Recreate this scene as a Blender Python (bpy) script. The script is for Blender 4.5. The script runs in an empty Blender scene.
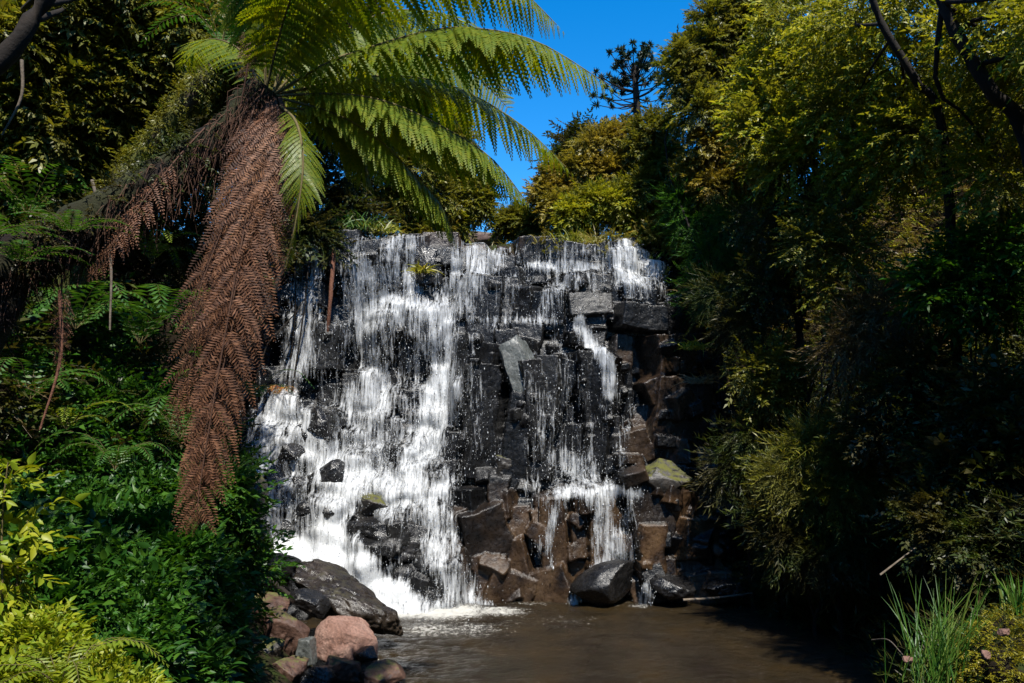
import bpy, math
import numpy as np

rng = np.random.default_rng(11)
R = math.radians
scene = bpy.context.scene
COL = scene.collection

# ------------------------------------------------------------------ camera
W_, H_, FPX = 1024.0, 683.0, 796.0
CAMZ = 3.8
PITCH = R(6.35)
cd = bpy.data.cameras.new('camera')
cd.sensor_width = 36.0
cd.lens = 36.0 * FPX / W_
cd.clip_start = 0.1
cd.clip_end = 2000
cam = bpy.data.objects.new('camera', cd)
COL.objects.link(cam)
cam.location = (0, 0, CAMZ)
cam.rotation_euler = (R(90) + PITCH, 0, 0)
scene.camera = cam


def at(px, py, Y):
    """world point seen at pixel px, py at world depth Y"""
    dx = (px - 512.0) / FPX
    dv = (341.5 - py) / FPX
    y = math.cos(PITCH) - dv * math.sin(PITCH)
    z = math.sin(PITCH) + dv * math.cos(PITCH)
    t = Y / y
    return np.array([dx * t, Y, CAMZ + z * t])


def project(P):
    P = np.asarray(P, float)
    x, y, z = P[..., 0], P[..., 1], P[..., 2] - CAMZ
    zc = y * math.cos(PITCH) + z * math.sin(PITCH)
    yc = -y * math.sin(PITCH) + z * math.cos(PITCH)
    return 512 + FPX * x / zc, 341.5 - FPX * yc / zc


# ------------------------------------------------------------------ numpy helpers
def nrm(v):
    v = np.asarray(v, float)
    return v / np.maximum(np.linalg.norm(v, axis=-1, keepdims=True), 1e-9)


def _h(ix, iy, iz, seed):
    n = (ix.astype(np.int64) * 374761393 + iy.astype(np.int64) * 668265263 + iz.astype(np.int64) * 2147483647 + seed * 1274126177) & 0xFFFFFFFF
    n = ((n ^ (n >> 13)) * 1274126177) & 0xFFFFFFFF
    n = ((n ^ (n >> 16)) * 2246822519) & 0xFFFFFFFF
    return ((n ^ (n >> 15)) & 0xFFFFFF) / float(0xFFFFFF)


def vnoise(P, seed=0):
    P = np.asarray(P, float)
    i = np.floor(P).astype(np.int64)
    f = P - i
    f = f * f * (3 - 2 * f)
    out = 0
    for dx in (0, 1):
        for dy in (0, 1):
            for dz in (0, 1):
                w = (f[..., 0] if dx else 1 - f[..., 0]) * (f[..., 1] if dy else 1 - f[..., 1]) * (f[..., 2] if dz else 1 - f[..., 2])
                out = out + w * _h(i[..., 0] + dx, i[..., 1] + dy, i[..., 2] + dz, seed)
    return out


def fbm(P, seed=0, oct=4):
    P = np.asarray(P, float)
    s, a, t = 0, 1.0, 0
    for k in range(oct):
        s = s + a * vnoise(P * (2.03 ** k), seed + k * 17)
        t += a
        a *= 0.5
    return s / t


def sstep(a, b, x):
    t = np.clip((np.asarray(x, float) - a) / (b - a), 0, 1)
    return t * t * (3 - 2 * t)


def crom(pts, n):
    """smooth curve through points, n samples"""
    P = np.asarray(pts, float)
    if len(P) == 2:
        return P[0] + (P[1] - P[0]) * np.linspace(0, 1, n)[:, None]
    Q = np.vstack([2 * P[0] - P[1], P, 2 * P[-1] - P[-2]])
    m = len(P) - 1
    u = np.linspace(0, m - 1e-6, n)
    k = np.floor(u).astype(int)
    t = (u - k)[:, None]
    a, b, c, d = Q[k], Q[k + 1], Q[k + 2], Q[k + 3]
    return 0.5 * ((2 * b) + (c - a) * t + (2 * a - 5 * b + 4 * c - d) * t ** 2 + (-a + 3 * b - 3 * c + d) * t ** 3)


class Geo:
    """collects vertices and faces (quads or tris) with a material index"""

    def __init__(self):
        self.v, self.q, self.t, self.n = [], [], [], 0

    def add(self, V, F, mi=0):
        V = np.asarray(V, float).reshape(-1, 3)
        F = np.asarray(F, np.int64)
        if len(F) == 0:
            return
        if F.shape[1] == 4:
            self.q.append((F + self.n, mi))
        else:
            self.t.append((F + self.n, mi))
        self.v.append(V)
        self.n += len(V)

    def tube(self, pts, rad, sides=7, mi=0, wob=0.0):
        P = np.asarray(pts, float)
        n = len(P)
        r = np.interp(np.linspace(0, 1, n), np.linspace(0, 1, len(rad)), rad)
        T = nrm(np.gradient(P, axis=0))
        ref = np.where(np.abs(T[:, 2:3]) > 0.9, np.array([[0.0, 1, 0]]), np.array([[0.0, 0, 1]]))
        A = nrm(np.cross(T, ref))
        B = np.cross(T, A)
        an = np.linspace(0, 2 * math.pi, sides, endpoint=False)
        rr = r[:, None] * np.ones((n, sides))
        V = P[:, None, :] + rr[..., None] * (np.cos(an)[None, :, None] * A[:, None, :] + np.sin(an)[None, :, None] * B[:, None, :])
        if wob:
            o = (fbm(V * (0.8 / max(r.max(), 1e-3)) * 1.4, 5, 3) - 0.5) * 2 * wob
            V = P[:, None, :] + (V - P[:, None, :]) * (1 + o[..., None])
        i = np.arange(n - 1)[:, None] * sides
        j = np.arange(sides)[None, :]
        k = (np.arange(sides)[None, :] + 1) % sides
        F = np.stack([i + j, i + k, i + sides + k, i + sides + j], -1).reshape(-1, 4)
        self.add(V.reshape(-1, 3), F, mi)
        b = self.n - n * sides
        if sides == 4:
            self.q.append((np.array([[b, b + 3, b + 2, b + 1]]), mi))

    def build(self, name, mats, parent=None, loc=(0, 0, 0), smooth=False, attrs=None):
        V = np.vstack(self.v) - np.asarray(loc, float)
        quads = np.vstack([f for f, _ in self.q]) if self.q else np.zeros((0, 4), np.int64)
        tris = np.vstack([f for f, _ in self.t]) if self.t else np.zeros((0, 3), np.int64)
        mi = np.concatenate([np.full(len(f), m) for f, m in self.q] + [np.full(len(f), m) for f, m in self.t])
        me = bpy.data.meshes.new(name)
        me.vertices.add(len(V))
        me.vertices.foreach_set('co', V.astype(np.float32).ravel())
        lv = np.concatenate([quads.ravel(), tris.ravel()]).astype(np.int32)
        me.loops.add(len(lv))
        me.loops.foreach_set('vertex_index', lv)
        nq, nt = len(quads), len(tris)
        me.polygons.add(nq + nt)
        st = np.concatenate([np.arange(nq) * 4, nq * 4 + np.arange(nt) * 3]).astype(np.int32)
        me.polygons.foreach_set('loop_start', st)
        me.polygons.foreach_set('loop_total', np.concatenate([np.full(nq, 4), np.full(nt, 3)]).astype(np.int32))
        me.polygons.foreach_set('material_index', mi.astype(np.int32))
        if smooth:
            me.polygons.foreach_set('use_smooth', np.ones(nq + nt, bool))
        for k, a in (attrs or {}).items():
            at_ = me.attributes.new(k, 'FLOAT', 'POINT')
            at_.data.foreach_set('value', np.asarray(a, np.float32).ravel())
        me.update()
        me.validate()
        for m in (mats if isinstance(mats, (list, tuple)) else [mats]):
            me.materials.append(m)
        o = bpy.data.objects.new(name, me)
        COL.objects.link(o)
        if parent is not None:
            o.parent = parent
        else:
            o.location = loc
        return o


def tag(o, label=None, cat=None, group=None, kind=None):
    if label: o['label'] = label
    if cat: o['category'] = cat
    if group: o['group'] = group
    if kind: o['kind'] = kind
    return o


def thing(name, label, cat, loc, group=None, rz=0.0):
    o = bpy.data.objects.new(name, None)
    o.empty_display_size = 0.2
    COL.objects.link(o)
    o.location = [float(c) for c in loc]
    o.rotation_euler = (0, 0, rz)
    return tag(o, label, cat, group)


# ------------------------------------------------------------------ materials
def newmat(name):
    m = bpy.data.materials.new(name)
    m.use_nodes = True
    nt = m.node_tree
    nt.nodes.clear()
    out = nt.nodes.new('ShaderNodeOutputMaterial')
    return m, nt, out


def N(nt, t, ins=None, **props):
    n = nt.nodes.new(t)
    for k, v in props.items():
        setattr(n, k, v)
    for k, v in (ins or {}).items():
        if hasattr(v, 'is_output') or isinstance(v, bpy.types.NodeSocket):
            nt.links.new(v, n.inputs[k])
        else:
            n.inputs[k].default_value = v
    return n


def ramp(nt, fac, stops):
    n = nt.nodes.new('ShaderNodeValToRGB')
    e = n.color_ramp.elements
    while len(e) < len(stops):
        e.new(0.5)
    for i, (p, c) in enumerate(stops):
        e[i].position = p
        e[i].color = (*c, 1) if len(c) == 3 else c
    nt.links.new(fac, n.inputs['Fac'])
    return n


def math_(nt, op, a, b=0.0, c=0.0, clamp=False):
    n = nt.nodes.new('ShaderNodeMath')
    n.operation = op
    n.use_clamp = clamp
    for i, v in enumerate((a, b, c)):
        if isinstance(v, bpy.types.NodeSocket):
            nt.links.new(v, n.inputs[i])
        else:
            n.inputs[i].default_value = v
    return n.outputs[0]


def mixc(nt, fac, a, b, mode='MIX'):
    n = nt.nodes.new('ShaderNodeMix')
    n.data_type = 'RGBA'
    n.blend_type = mode
    for k, v in ((0, fac), (6, a), (7, b)):
        if isinstance(v, bpy.types.NodeSocket):
            nt.links.new(v, n.inputs[k])
        else:
            n.inputs[k].default_value = (*v, 1) if isinstance(v, tuple) and len(v) == 3 else v
    return n.outputs[2]


def leafmat(name, cols, trans=0.4, rough=0.45, patch=1.2, patchcol=None, warm=(1.25, 1.15, 0.45), objvar=False):
    """cols: ramp of leaf colours picked per leaf; patchcol: colour of whole clumps mixed in"""
    m, nt, out = newmat(name)
    g = N(nt, 'ShaderNodeNewGeometry')
    k = len(cols)
    c = ramp(nt, g.outputs['Random Per Island'], [(i / max(1, k - 1), col) for i, col in enumerate(cols)]).outputs[0]
    if patchcol:
        tc = N(nt, 'ShaderNodeTexCoord')
        no = N(nt, 'ShaderNodeTexNoise', {'Vector': tc.outputs['Object'], 'Scale': patch, 'Detail': 2.0})
        f = ramp(nt, no.outputs['Fac'], [(0.42, (0, 0, 0)), (0.62, (1, 1, 1))]).outputs[0]
        f2 = math_(nt, 'MULTIPLY', f, 0.75)
        c = mixc(nt, f2, c, patchcol)
    if objvar:      # fronds of different age
        oi = N(nt, 'ShaderNodeObjectInfo')
        c = mixc(nt, 1.0, c, ramp(nt, oi.outputs['Random'], [(0.0, (0.4, 0.38, 0.36)), (0.5, (0.9, 0.85, 0.8)), (1.0, (1.25, 1.3, 1.3))]).outputs[0], 'MULTIPLY')
    p = N(nt, 'ShaderNodeBsdfPrincipled', {'Base Color': c, 'Roughness': rough, 'Specular IOR Level': 0.35})
    tcol = mixc(nt, 1.0, c, warm, 'MULTIPLY')
    t = N(nt, 'ShaderNodeBsdfTranslucent', {'Color': tcol})
    mx = N(nt, 'ShaderNodeMixShader', {0: trans, 1: p.outputs[0], 2: t.outputs[0]})
    nt.links.new(mx.outputs[0], out.inputs[0])
    return m


def barkmat(name, c1, c2, moss=None, scale=6.0, bump=0.5, rough=0.85, mlo=0.5):
    m, nt, out = newmat(name)
    tc = N(nt, 'ShaderNodeTexCoord')
    no = N(nt, 'ShaderNodeTexNoise', {'Vector': tc.outputs['Object'], 'Scale': scale, 'Detail': 6.0, 'Roughness': 0.65})
    c = mixc(nt, ramp(nt, no.outputs['Fac'], [(0.3, (0, 0, 0)), (0.7, (1, 1, 1))]).outputs[0], c1, c2)
    if moss:
        n2 = N(nt, 'ShaderNodeTexNoise', {'Vector': tc.outputs['Object'], 'Scale': 2.2, 'Detail': 5.0})
        f = ramp(nt, n2.outputs['Fac'], [(mlo - 0.06, (0, 0, 0)), (mlo + 0.06, (1, 1, 1))]).outputs[0]
        c = mixc(nt, f, c, moss)
    b = N(nt, 'ShaderNodeBump', {'Height': no.outputs['Fac'], 'Strength': bump, 'Distance': 0.05})
    p = N(nt, 'ShaderNodeBsdfPrincipled', {'Base Color': c, 'Roughness': rough, 'Normal': b.outputs[0], 'Specular IOR Level': 0.3})
    nt.links.new(p.outputs[0], out.inputs[0])
    return m


def rockmat(name, cols, rough=(0.25, 0.6), scale=1.6, moss=None, mossamt=0.55, bump=0.6, cell=False, spec=0.5, fine=14.0):
    m, nt, out = newmat(name)
    tc = N(nt, 'ShaderNodeTexCoord')
    co = tc.outputs['Object']
    no = N(nt, 'ShaderNodeTexNoise', {'Vector': co, 'Scale': scale, 'Detail': 8.0, 'Roughness': 0.62, 'Distortion': 0.4})
    fac = no.outputs['Fac']
    if cell:
        a = N(nt, 'ShaderNodeAttribute', attribute_name='cell')
        fac = math_(nt, 'ADD', math_(nt, 'MULTIPLY', fac, 0.7), math_(nt, 'MULTIPLY', a.outputs['Fac'], 0.32))
        st = N(nt, 'ShaderNodeAttribute', attribute_name='stain')
    k = len(cols)
    c = ramp(nt, fac, [(0.3 + 0.4 * i / max(1, k - 1), col) for i, col in enumerate(cols)]).outputs[0]
    if cell:
        br = N(nt, 'ShaderNodeTexNoise', {'Vector': co, 'Scale': 2.5, 'Detail': 6.0})
        bc = ramp(nt, br.outputs['Fac'], [(0.3, (0.009, 0.006, 0.005)), (0.5, (0.05, 0.028, 0.014)), (0.7, (0.1, 0.06, 0.03))]).outputs[0]
        c = mixc(nt, st.outputs['Fac'], c, bc)
    n2 = N(nt, 'ShaderNodeTexNoise', {'Vector': co, 'Scale': fine, 'Detail': 6.0, 'Roughness': 0.7})
    dk = ramp(nt, n2.outputs['Fac'], [(0.3, (0.45, 0.45, 0.45)), (0.6, (1, 1, 1))]).outputs[0]
    c = mixc(nt, 1.0, c, dk, 'MULTIPLY')
    rg = ramp(nt, n2.outputs['Fac'], [(0.35, (rough[0],) * 3), (0.65, (rough[1],) * 3)]).outputs[0]
    if moss:
        ge = N(nt, 'ShaderNodeNewGeometry')
        sx = N(nt, 'ShaderNodeSeparateXYZ', {0: ge.outputs['Normal']})
        n3 = N(nt, 'ShaderNodeTexNoise', {'Vector': co, 'Scale': 5.0, 'Detail': 8.0, 'Roughness': 0.75})
        f = math_(nt, 'ADD', math_(nt, 'MULTIPLY', sx.outputs['Z'], 0.35), n3.outputs['Fac'])
        f = ramp(nt, f, [(1.0 - mossamt * 0.55, (0, 0, 0)), (1.14 - mossamt * 0.55, (1, 1, 1))]).outputs[0]
        c = mixc(nt, f, c, moss)
        rg = mixc(nt, f, rg, (0.9, 0.9, 0.9))
    n9 = N(nt, 'ShaderNodeTexNoise', {'Vector': co, 'Scale': fine * 1.8, 'Detail': 4.0, 'Roughness': 0.7})
    hb = math_(nt, 'ADD', math_(nt, 'MULTIPLY', n9.outputs['Fac'], 0.4), n2.outputs['Fac'])
    b = N(nt, 'ShaderNodeBump', {'Height': hb, 'Strength': bump, 'Distance': 0.03})
    p = N(nt, 'ShaderNodeBsdfPrincipled', {'Base Color': c, 'Roughness': rg, 'Normal': b.outputs[0], 'Specular IOR Level': spec})
    nt.links.new(p.outputs[0], out.inputs[0])
    return m


M = {}
M['fern'] = leafmat('fern_leaf', [(0.09, 0.14, 0.012), (0.13, 0.18, 0.014), (0.18, 0.2, 0.016)], trans=0.55, rough=0.45, warm=(2.1, 1.75, 0.32))
M['rachis'] = barkmat('fern_stalk', (0.07, 0.05, 0.02), (0.11, 0.09, 0.03), scale=20, bump=0.2)
M['dead'] = leafmat('dead_frond', [(0.055, 0.021, 0.009), (0.12, 0.05, 0.023), (0.22, 0.105, 0.055)], trans=0.15, rough=0.65, warm=(1.2, 0.9, 0.7), objvar=True)
M['deadstalk'] = barkmat('dead_stalk', (0.035, 0.014, 0.008), (0.1, 0.05, 0.03), scale=20, bump=0.2)
M['ferntrunk'] = barkmat('fern_trunk_fibre', (0.002, 0.0012, 0.001), (0.014, 0.007, 0.0045), moss=(0.016, 0.017, 0.005), scale=14, bump=1.0, rough=1.0)
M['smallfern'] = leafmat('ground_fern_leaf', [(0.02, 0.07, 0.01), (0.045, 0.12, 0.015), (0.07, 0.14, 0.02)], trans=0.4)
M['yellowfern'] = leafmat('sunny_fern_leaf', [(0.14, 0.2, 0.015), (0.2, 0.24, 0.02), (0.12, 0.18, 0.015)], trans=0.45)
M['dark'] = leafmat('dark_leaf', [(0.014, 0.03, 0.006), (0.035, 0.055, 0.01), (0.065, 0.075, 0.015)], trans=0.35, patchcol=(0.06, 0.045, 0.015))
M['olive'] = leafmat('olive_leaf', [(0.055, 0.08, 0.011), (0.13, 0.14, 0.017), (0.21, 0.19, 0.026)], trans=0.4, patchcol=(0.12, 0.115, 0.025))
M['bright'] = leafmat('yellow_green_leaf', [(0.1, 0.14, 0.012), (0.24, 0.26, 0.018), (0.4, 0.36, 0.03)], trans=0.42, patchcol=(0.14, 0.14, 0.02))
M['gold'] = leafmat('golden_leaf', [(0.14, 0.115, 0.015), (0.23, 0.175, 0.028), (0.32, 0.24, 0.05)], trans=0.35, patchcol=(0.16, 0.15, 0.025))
M['herb'] = leafmat('herb_leaf', [(0.015, 0.06, 0.006), (0.03, 0.1, 0.01), (0.06, 0.14, 0.012)], trans=0.4)
M['lime'] = leafmat('lime_leaf', [(0.13, 0.2, 0.01), (0.22, 0.27, 0.012), (0.28, 0.28, 0.015)], trans=0.42, warm=(1.2, 1.15, 0.4))
M['straw'] = leafmat('straw_leaf', [(0.1, 0.07, 0.03), (0.17, 0.12, 0.055), (0.06, 0.045, 0.02)], trans=0.25)
M['reed'] = leafmat('grass_blade', [(0.02, 0.07, 0.01), (0.04, 0.11, 0.012), (0.08, 0.15, 0.02), (0.16, 0.18, 0.04)], trans=0.35)
M['moss'] = leafmat('moss_leaf', [(0.12, 0.13, 0.008), (0.2, 0.18, 0.01), (0.28, 0.23, 0.015)], trans=0.3)
M['pine'] = leafmat('pine_needles', [(0.012, 0.025, 0.014), (0.025, 0.045, 0.022)], trans=0.1)
M['redleaf'] = leafmat('red_fern_leaf', [(0.35, 0.08, 0.015), (0.4, 0.2, 0.04), (0.3, 0.25, 0.06)], trans=0.35, warm=(1.2, 0.9, 0.5))
M['bark'] = barkmat('dark_bark', (0.004, 0.003, 0.002), (0.018, 0.012, 0.008))
M['mossbark'] = barkmat('mossy_bark', (0.015, 0.01, 0.006), (0.06, 0.042, 0.025), moss=(0.06, 0.065, 0.012), mlo=0.48)
M['palebark'] = barkmat('pale_bark', (0.06, 0.045, 0.03), (0.16, 0.13, 0.1))
M['vine'] = barkmat('vine_bark', (0.08, 0.03, 0.018), (0.17, 0.075, 0.045), scale=20)
M['soil'] = rockmat('soil', [(0.008, 0.006, 0.004), (0.02, 0.014, 0.008), (0.03, 0.024, 0.01)], rough=(0.8, 0.95), scale=1.2, moss=(0.02, 0.028, 0.006), mossamt=0.5, spec=0.1)
M['cliff'] = rockmat('wet_basalt', [(0.002, 0.0023, 0.0027), (0.006, 0.006, 0.0065), (0.018, 0.0175, 0.017)], rough=(0.2, 0.45), scale=1.3, cell=True, bump=0.6, spec=0.35)
M['basalt'] = rockmat('dark_wet_rock', [(0.004, 0.004, 0.0045), (0.01, 0.0095, 0.0095), (0.024, 0.022, 0.021)], rough=(0.15, 0.42))
M['mossrock'] = rockmat('mossy_rock', [(0.01, 0.009, 0.008), (0.028, 0.024, 0.02), (0.05, 0.04, 0.032)], rough=(0.3, 0.6), moss=(0.065, 0.065, 0.008), mossamt=0.6)
M['brownrock'] = rockmat('brown_wet_rock', [(0.006, 0.0045, 0.004), (0.018, 0.013, 0.009), (0.042, 0.031, 0.022)], rough=(0.15, 0.45), moss=(0.03, 0.026, 0.009), mossamt=0.32)
M['pinkrock'] = rockmat('pink_rock', [(0.13, 0.065, 0.045), (0.23, 0.13, 0.1), (0.3, 0.19, 0.15)], rough=(0.7, 0.9), scale=4.0, bump=0.8, spec=0.3, fine=24.0)
M['redrock'] = rockmat('red_brown_rock', [(0.03, 0.013, 0.008), (0.075, 0.037, 0.024), (0.13, 0.072, 0.05)], rough=(0.45, 0.8), scale=2.5, moss=(0.07, 0.08, 0.014), mossamt=0.4)
M['paleslab'] = rockmat('pale_wet_slab', [(0.05, 0.055, 0.052), (0.1, 0.108, 0.103), (0.16, 0.16, 0.15)], rough=(0.25, 0.5), scale=3.0)


def watermat():
    m, nt, out = newmat('falling_water')
    tc = N(nt, 'ShaderNodeTexCoord')
    a = N(nt, 'ShaderNodeAttribute', attribute_name='flow')
    mp = N(nt, 'ShaderNodeMapping', {'Vector': tc.outputs['Object'], 'Scale': (9.0, 1.5, 0.9)})
    n1 = N(nt, 'ShaderNodeTexNoise', {'Vector': mp.outputs[0], 'Scale': 1.0, 'Detail': 3.0, 'Roughness': 0.55, 'Distortion': 0.8})
    mp4 = N(nt, 'ShaderNodeMapping', {'Vector': tc.outputs['Object'], 'Scale': (26.0, 5.0, 2.2)})
    n4 = N(nt, 'ShaderNodeTexNoise', {'Vector': mp4.outputs[0], 'Scale': 1.0, 'Detail': 3.0, 'Roughness': 0.6, 'Distortion': 0.5})
    mp2 = N(nt, 'ShaderNodeMapping', {'Vector': tc.outputs['Object'], 'Scale': (24.0, 9.0, 7.0)})
    n2 = N(nt, 'ShaderNodeTexNoise', {'Vector': mp2.outputs[0], 'Scale': 1.0, 'Detail': 5.0, 'Roughness': 0.7})
    s = math_(nt, 'ADD', math_(nt, 'MULTIPLY', n1.outputs['Fac'], 1.0), math_(nt, 'MULTIPLY', n4.outputs['Fac'], 0.8))
    s = math_(nt, 'ADD', s, math_(nt, 'MULTIPLY', n2.outputs['Fac'], 0.7))      # mean about 1.3
    s = math_(nt, 'SUBTRACT', s, 1.25)
    s = math_(nt, 'ADD', s, math_(nt, 'MULTIPLY_ADD', a.outputs['Fac'], 1.0, -0.68))
    al = math_(nt, 'MULTIPLY_ADD', s, 2.1, 0.3, clamp=True)
    al = math_(nt, 'MULTIPLY', al, math_(nt, 'MULTIPLY', a.outputs['Fac'], 6.0, clamp=True))
    d = N(nt, 'ShaderNodeBsdfPrincipled', {'Base Color': (0.6, 0.62, 0.64, 1), 'Roughness': 0.35, 'Specular IOR Level': 0.4})
    b = N(nt, 'ShaderNodeBump', {'Height': s, 'Strength': 0.6, 'Distance': 0.05})
    nt.links.new(b.outputs[0], d.inputs['Normal'])
    tl = N(nt, 'ShaderNodeBsdfTranslucent', {'Color': (0.6, 0.63, 0.66, 1)})
    mm = N(nt, 'ShaderNodeMixShader', {0: 0.25, 1: d.outputs[0], 2: tl.outputs[0]})
    tr = N(nt, 'ShaderNodeBsdfTransparent')
    mx = N(nt, 'ShaderNodeMixShader', {0: al, 1: tr.outputs[0], 2: mm.outputs[0]})
    nt.links.new(mx.outputs[0], out.inputs[0])
    return m


def poolmat():
    m, nt, out = newmat('pool_water')
    tc = N(nt, 'ShaderNodeTexCoord')
    a = N(nt, 'ShaderNodeAttribute', attribute_name='foam')
    n1 = N(nt, 'ShaderNodeTexNoise', {'Vector': tc.outputs['Object'], 'Scale': 1.1, 'Detail': 5.0})
    n0 = N(nt, 'ShaderNodeTexNoise', {'Vector': tc.outputs['Object'], 'Scale': 6.5, 'Detail': 7.0, 'Roughness': 0.75})
    n4 = N(nt, 'ShaderNodeTexNoise', {'Vector': tc.outputs['Object'], 'Scale': 16.0, 'Detail': 5.0, 'Roughness': 0.75, 'Distortion': 1.0})
    mud = ramp(nt, n1.outputs['Fac'], [(0.3, (0.012, 0.008, 0.004)), (0.5, (0.021, 0.015, 0.0075)), (0.7, (0.03, 0.019, 0.007))]).outputs[0]
    f = math_(nt, 'ADD', math_(nt, 'MULTIPLY_ADD', n4.outputs['Fac'], 2.4, -1.2), math_(nt, 'MULTIPLY_ADD', a.outputs['Fac'], 1.5, -0.85))
    f = math_(nt, 'ADD', f, math_(nt, 'MULTIPLY_ADD', n0.outputs['Fac'], 1.6, -0.8))
    f = math_(nt, 'MULTIPLY_ADD', f, 1.6, 0.1, clamp=True)
    c = mixc(nt, f, mud, (0.55, 0.54, 0.5))
    h = math_(nt, 'ADD', n0.outputs['Fac'], math_(nt, 'MULTIPLY', n4.outputs['Fac'], 0.35))
    b = N(nt, 'ShaderNodeBump', {'Height': h, 'Strength': 0.9, 'Distance': 0.1})
    rg = math_(nt, 'MULTIPLY_ADD', f, 0.5, 0.07)
    p = N(nt, 'ShaderNodeBsdfPrincipled', {'Base Color': c, 'Roughness': rg, 'IOR': 1.33, 'Normal': b.outputs[0]})
    nt.links.new(p.outputs[0], out.inputs[0])
    return m


M['water'] = watermat()
M['pool'] = poolmat()
m, nt, out = newmat('spray_drops')
p = N(nt, 'ShaderNodeBsdfPrincipled', {'Base Color': (0.62, 0.64, 0.66, 1), 'Roughness': 0.3})
t = N(nt, 'ShaderNodeBsdfTranslucent', {'Color': (0.6, 0.62, 0.64, 1)})
mx = N(nt, 'ShaderNodeMixShader', {0: 0.35, 1: p.outputs[0], 2: t.outputs[0]})
nt.links.new(mx.outputs[0], out.inputs[0])
M['drops'] = m

# ------------------------------------------------------------------ light and sky
SUN = nrm(np.array([0.13, -0.53, 0.84]))
w = bpy.data.worlds.new('World')
scene.world = w
w.use_nodes = True
nt = w.node_tree
sky = nt.nodes.new('ShaderNodeTexSky')
sky.sky_type = 'NISHITA'
sky.sun_disc = False
sky.sun_elevation = math.asin(SUN[2])
sky.sun_rotation = math.atan2(SUN[0], SUN[1])
sky.dust_density = 0.2
sky.ozone_density = 3.0
sky.altitude = 800
hs = nt.nodes.new('ShaderNodeHueSaturation')
hs.inputs['Saturation'].default_value = 1.42
nt.links.new(sky.outputs[0], hs.inputs['Color'])
bg = nt.nodes['Background']
nt.links.new(hs.outputs[0], bg.inputs['Color'])
bg.inputs['Strength'].default_value = 0.13
ld = bpy.data.lights.new('sun', 'SUN')
ld.energy = 5.0
ld.angle = R(0.53)
ld.color = (1.0, 0.95, 0.86)
lo = bpy.data.objects.new('sun', ld)
COL.objects.link(lo)
from mathutils import Vector
lo.rotation_euler = Vector(SUN).to_track_quat('Z', 'Y').to_euler()
lo.location = (10, -10, 40)
scene.view_settings.view_transform = 'Standard'
scene.view_settings.look = 'None'
scene.view_settings.gamma = 1
scene.view_settings.exposure = 1.0
scene.render.engine = 'CYCLES'
cy = scene.cycles
cy.max_bounces = 6
cy.diffuse_bounces = 3
cy.glossy_bounces = 2
cy.transmission_bounces = 3
cy.transparent_max_bounces = 12
cy.caustics_reflective = False
cy.caustics_refractive = False
cy.use_denoising = True
cy.sample_clamp_indirect = 4

# ------------------------------------------------------------------ terrain
XL = ([-10, 0, 3, 5, 7, 9, 11, 12.5, 14, 16, 18, 21, 30], [-1.6, -1.6, -1.6, -1.7, -1.9, -2.0, -2.1, -2.1, -2.6, -3.8, -5.6, -7, -8])
XR = ([-10, 0, 3, 5, 7, 9, 11, 13, 16, 19, 22, 30], [2.0, 2.0, 2.4, 2.6, 3.6, 5.0, 5.9, 6.2, 6.1, 5.3, 4.0, 4.6])


def terrain(x, y, rough=True):
    x = np.asarray(x, float)
    y = np.asarray(y, float)
    xl = np.interp(y, *XL)
    xr = np.interp(y, *XR)
    sl = np.maximum(xl - x, 0)
    sr = np.maximum(x - xr, 0)
    zl = 0.75 * sl + 0.65 * np.maximum(sl - 1.8, 0) + 0.6 * np.maximum(sl - 3.5, 0)
    zr = 1.5 * sr + 0.45 * np.maximum(sr - 1.2, 0)
    zl = np.where(zl > 15, 15 + (zl - 15) * 0.2, zl)
    zr = np.where(zr > 14, 14 + (zr - 14) * 0.2, zr)
    z = -0.6 + np.maximum(zl, zr)
    near = np.interp(y, [-10, 0.8, 4, 6.5, 9, 30], [2.1, 2.1, 1.9, 1.2, -0.6, -0.6])
    wl = sstep(-0.5, -2.5, x) * 0.5 + 0.5
    z = np.maximum(z, near * wl - (1 - wl) * 0.3)
    back = sstep(21.8, 22.9, y) * 9.85 + np.clip(y - 23, 0, 60) * 0.07
    z = np.maximum(z, back - 0.6)
    if rough:
        P = np.stack([x, y, 0 * x], -1)
        z = z + (fbm(P * 0.7, 3) - 0.5) * 0.5 * np.clip((z + 0.7) * 1.5, 0, 1)
    return z


def grid_axis(lo, hi, fine_lo, fine_hi, step, coarse):
    a = np.arange(fine_lo, fine_hi + 1e-6, step)
    return np.concatenate([np.linspace(lo, fine_lo, coarse, endpoint=False), a, np.linspace(fine_hi, hi, coarse + 1)[1:]])


gx = grid_axis(-300, 300, -14, 14, 0.22, 14)
gy = grid_axis(-120, 500, -3, 34, 0.22, 14)
X, Y = np.meshgrid(gx, gy)
Z = terrain(X, Y)
V = np.stack([X, Y, Z], -1)
ny, nx = X.shape


def gridfaces(ny, nx):
    i = np.arange(ny - 1)[:, None] * nx
    j = np.arange(nx - 1)[None, :]
    return np.stack([i + j, i + j + 1, i + nx + j + 1, i + nx + j], -1).reshape(-1, 4)


g = Geo()
g.add(V.reshape(-1, 3), gridfaces(ny, nx))
tag(g.build('ground', M['soil'], smooth=True), 'dark mossy soil of the gorge banks under the plants', kind='structure')

# ------------------------------------------------------------------ cliff
STEP = 0.028
cx = np.arange(-8.2, 6.9, STEP)
cz = np.arange(-0.7, 9.75, STEP)
X, Z = np.meshgrid(cx, cz)


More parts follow.
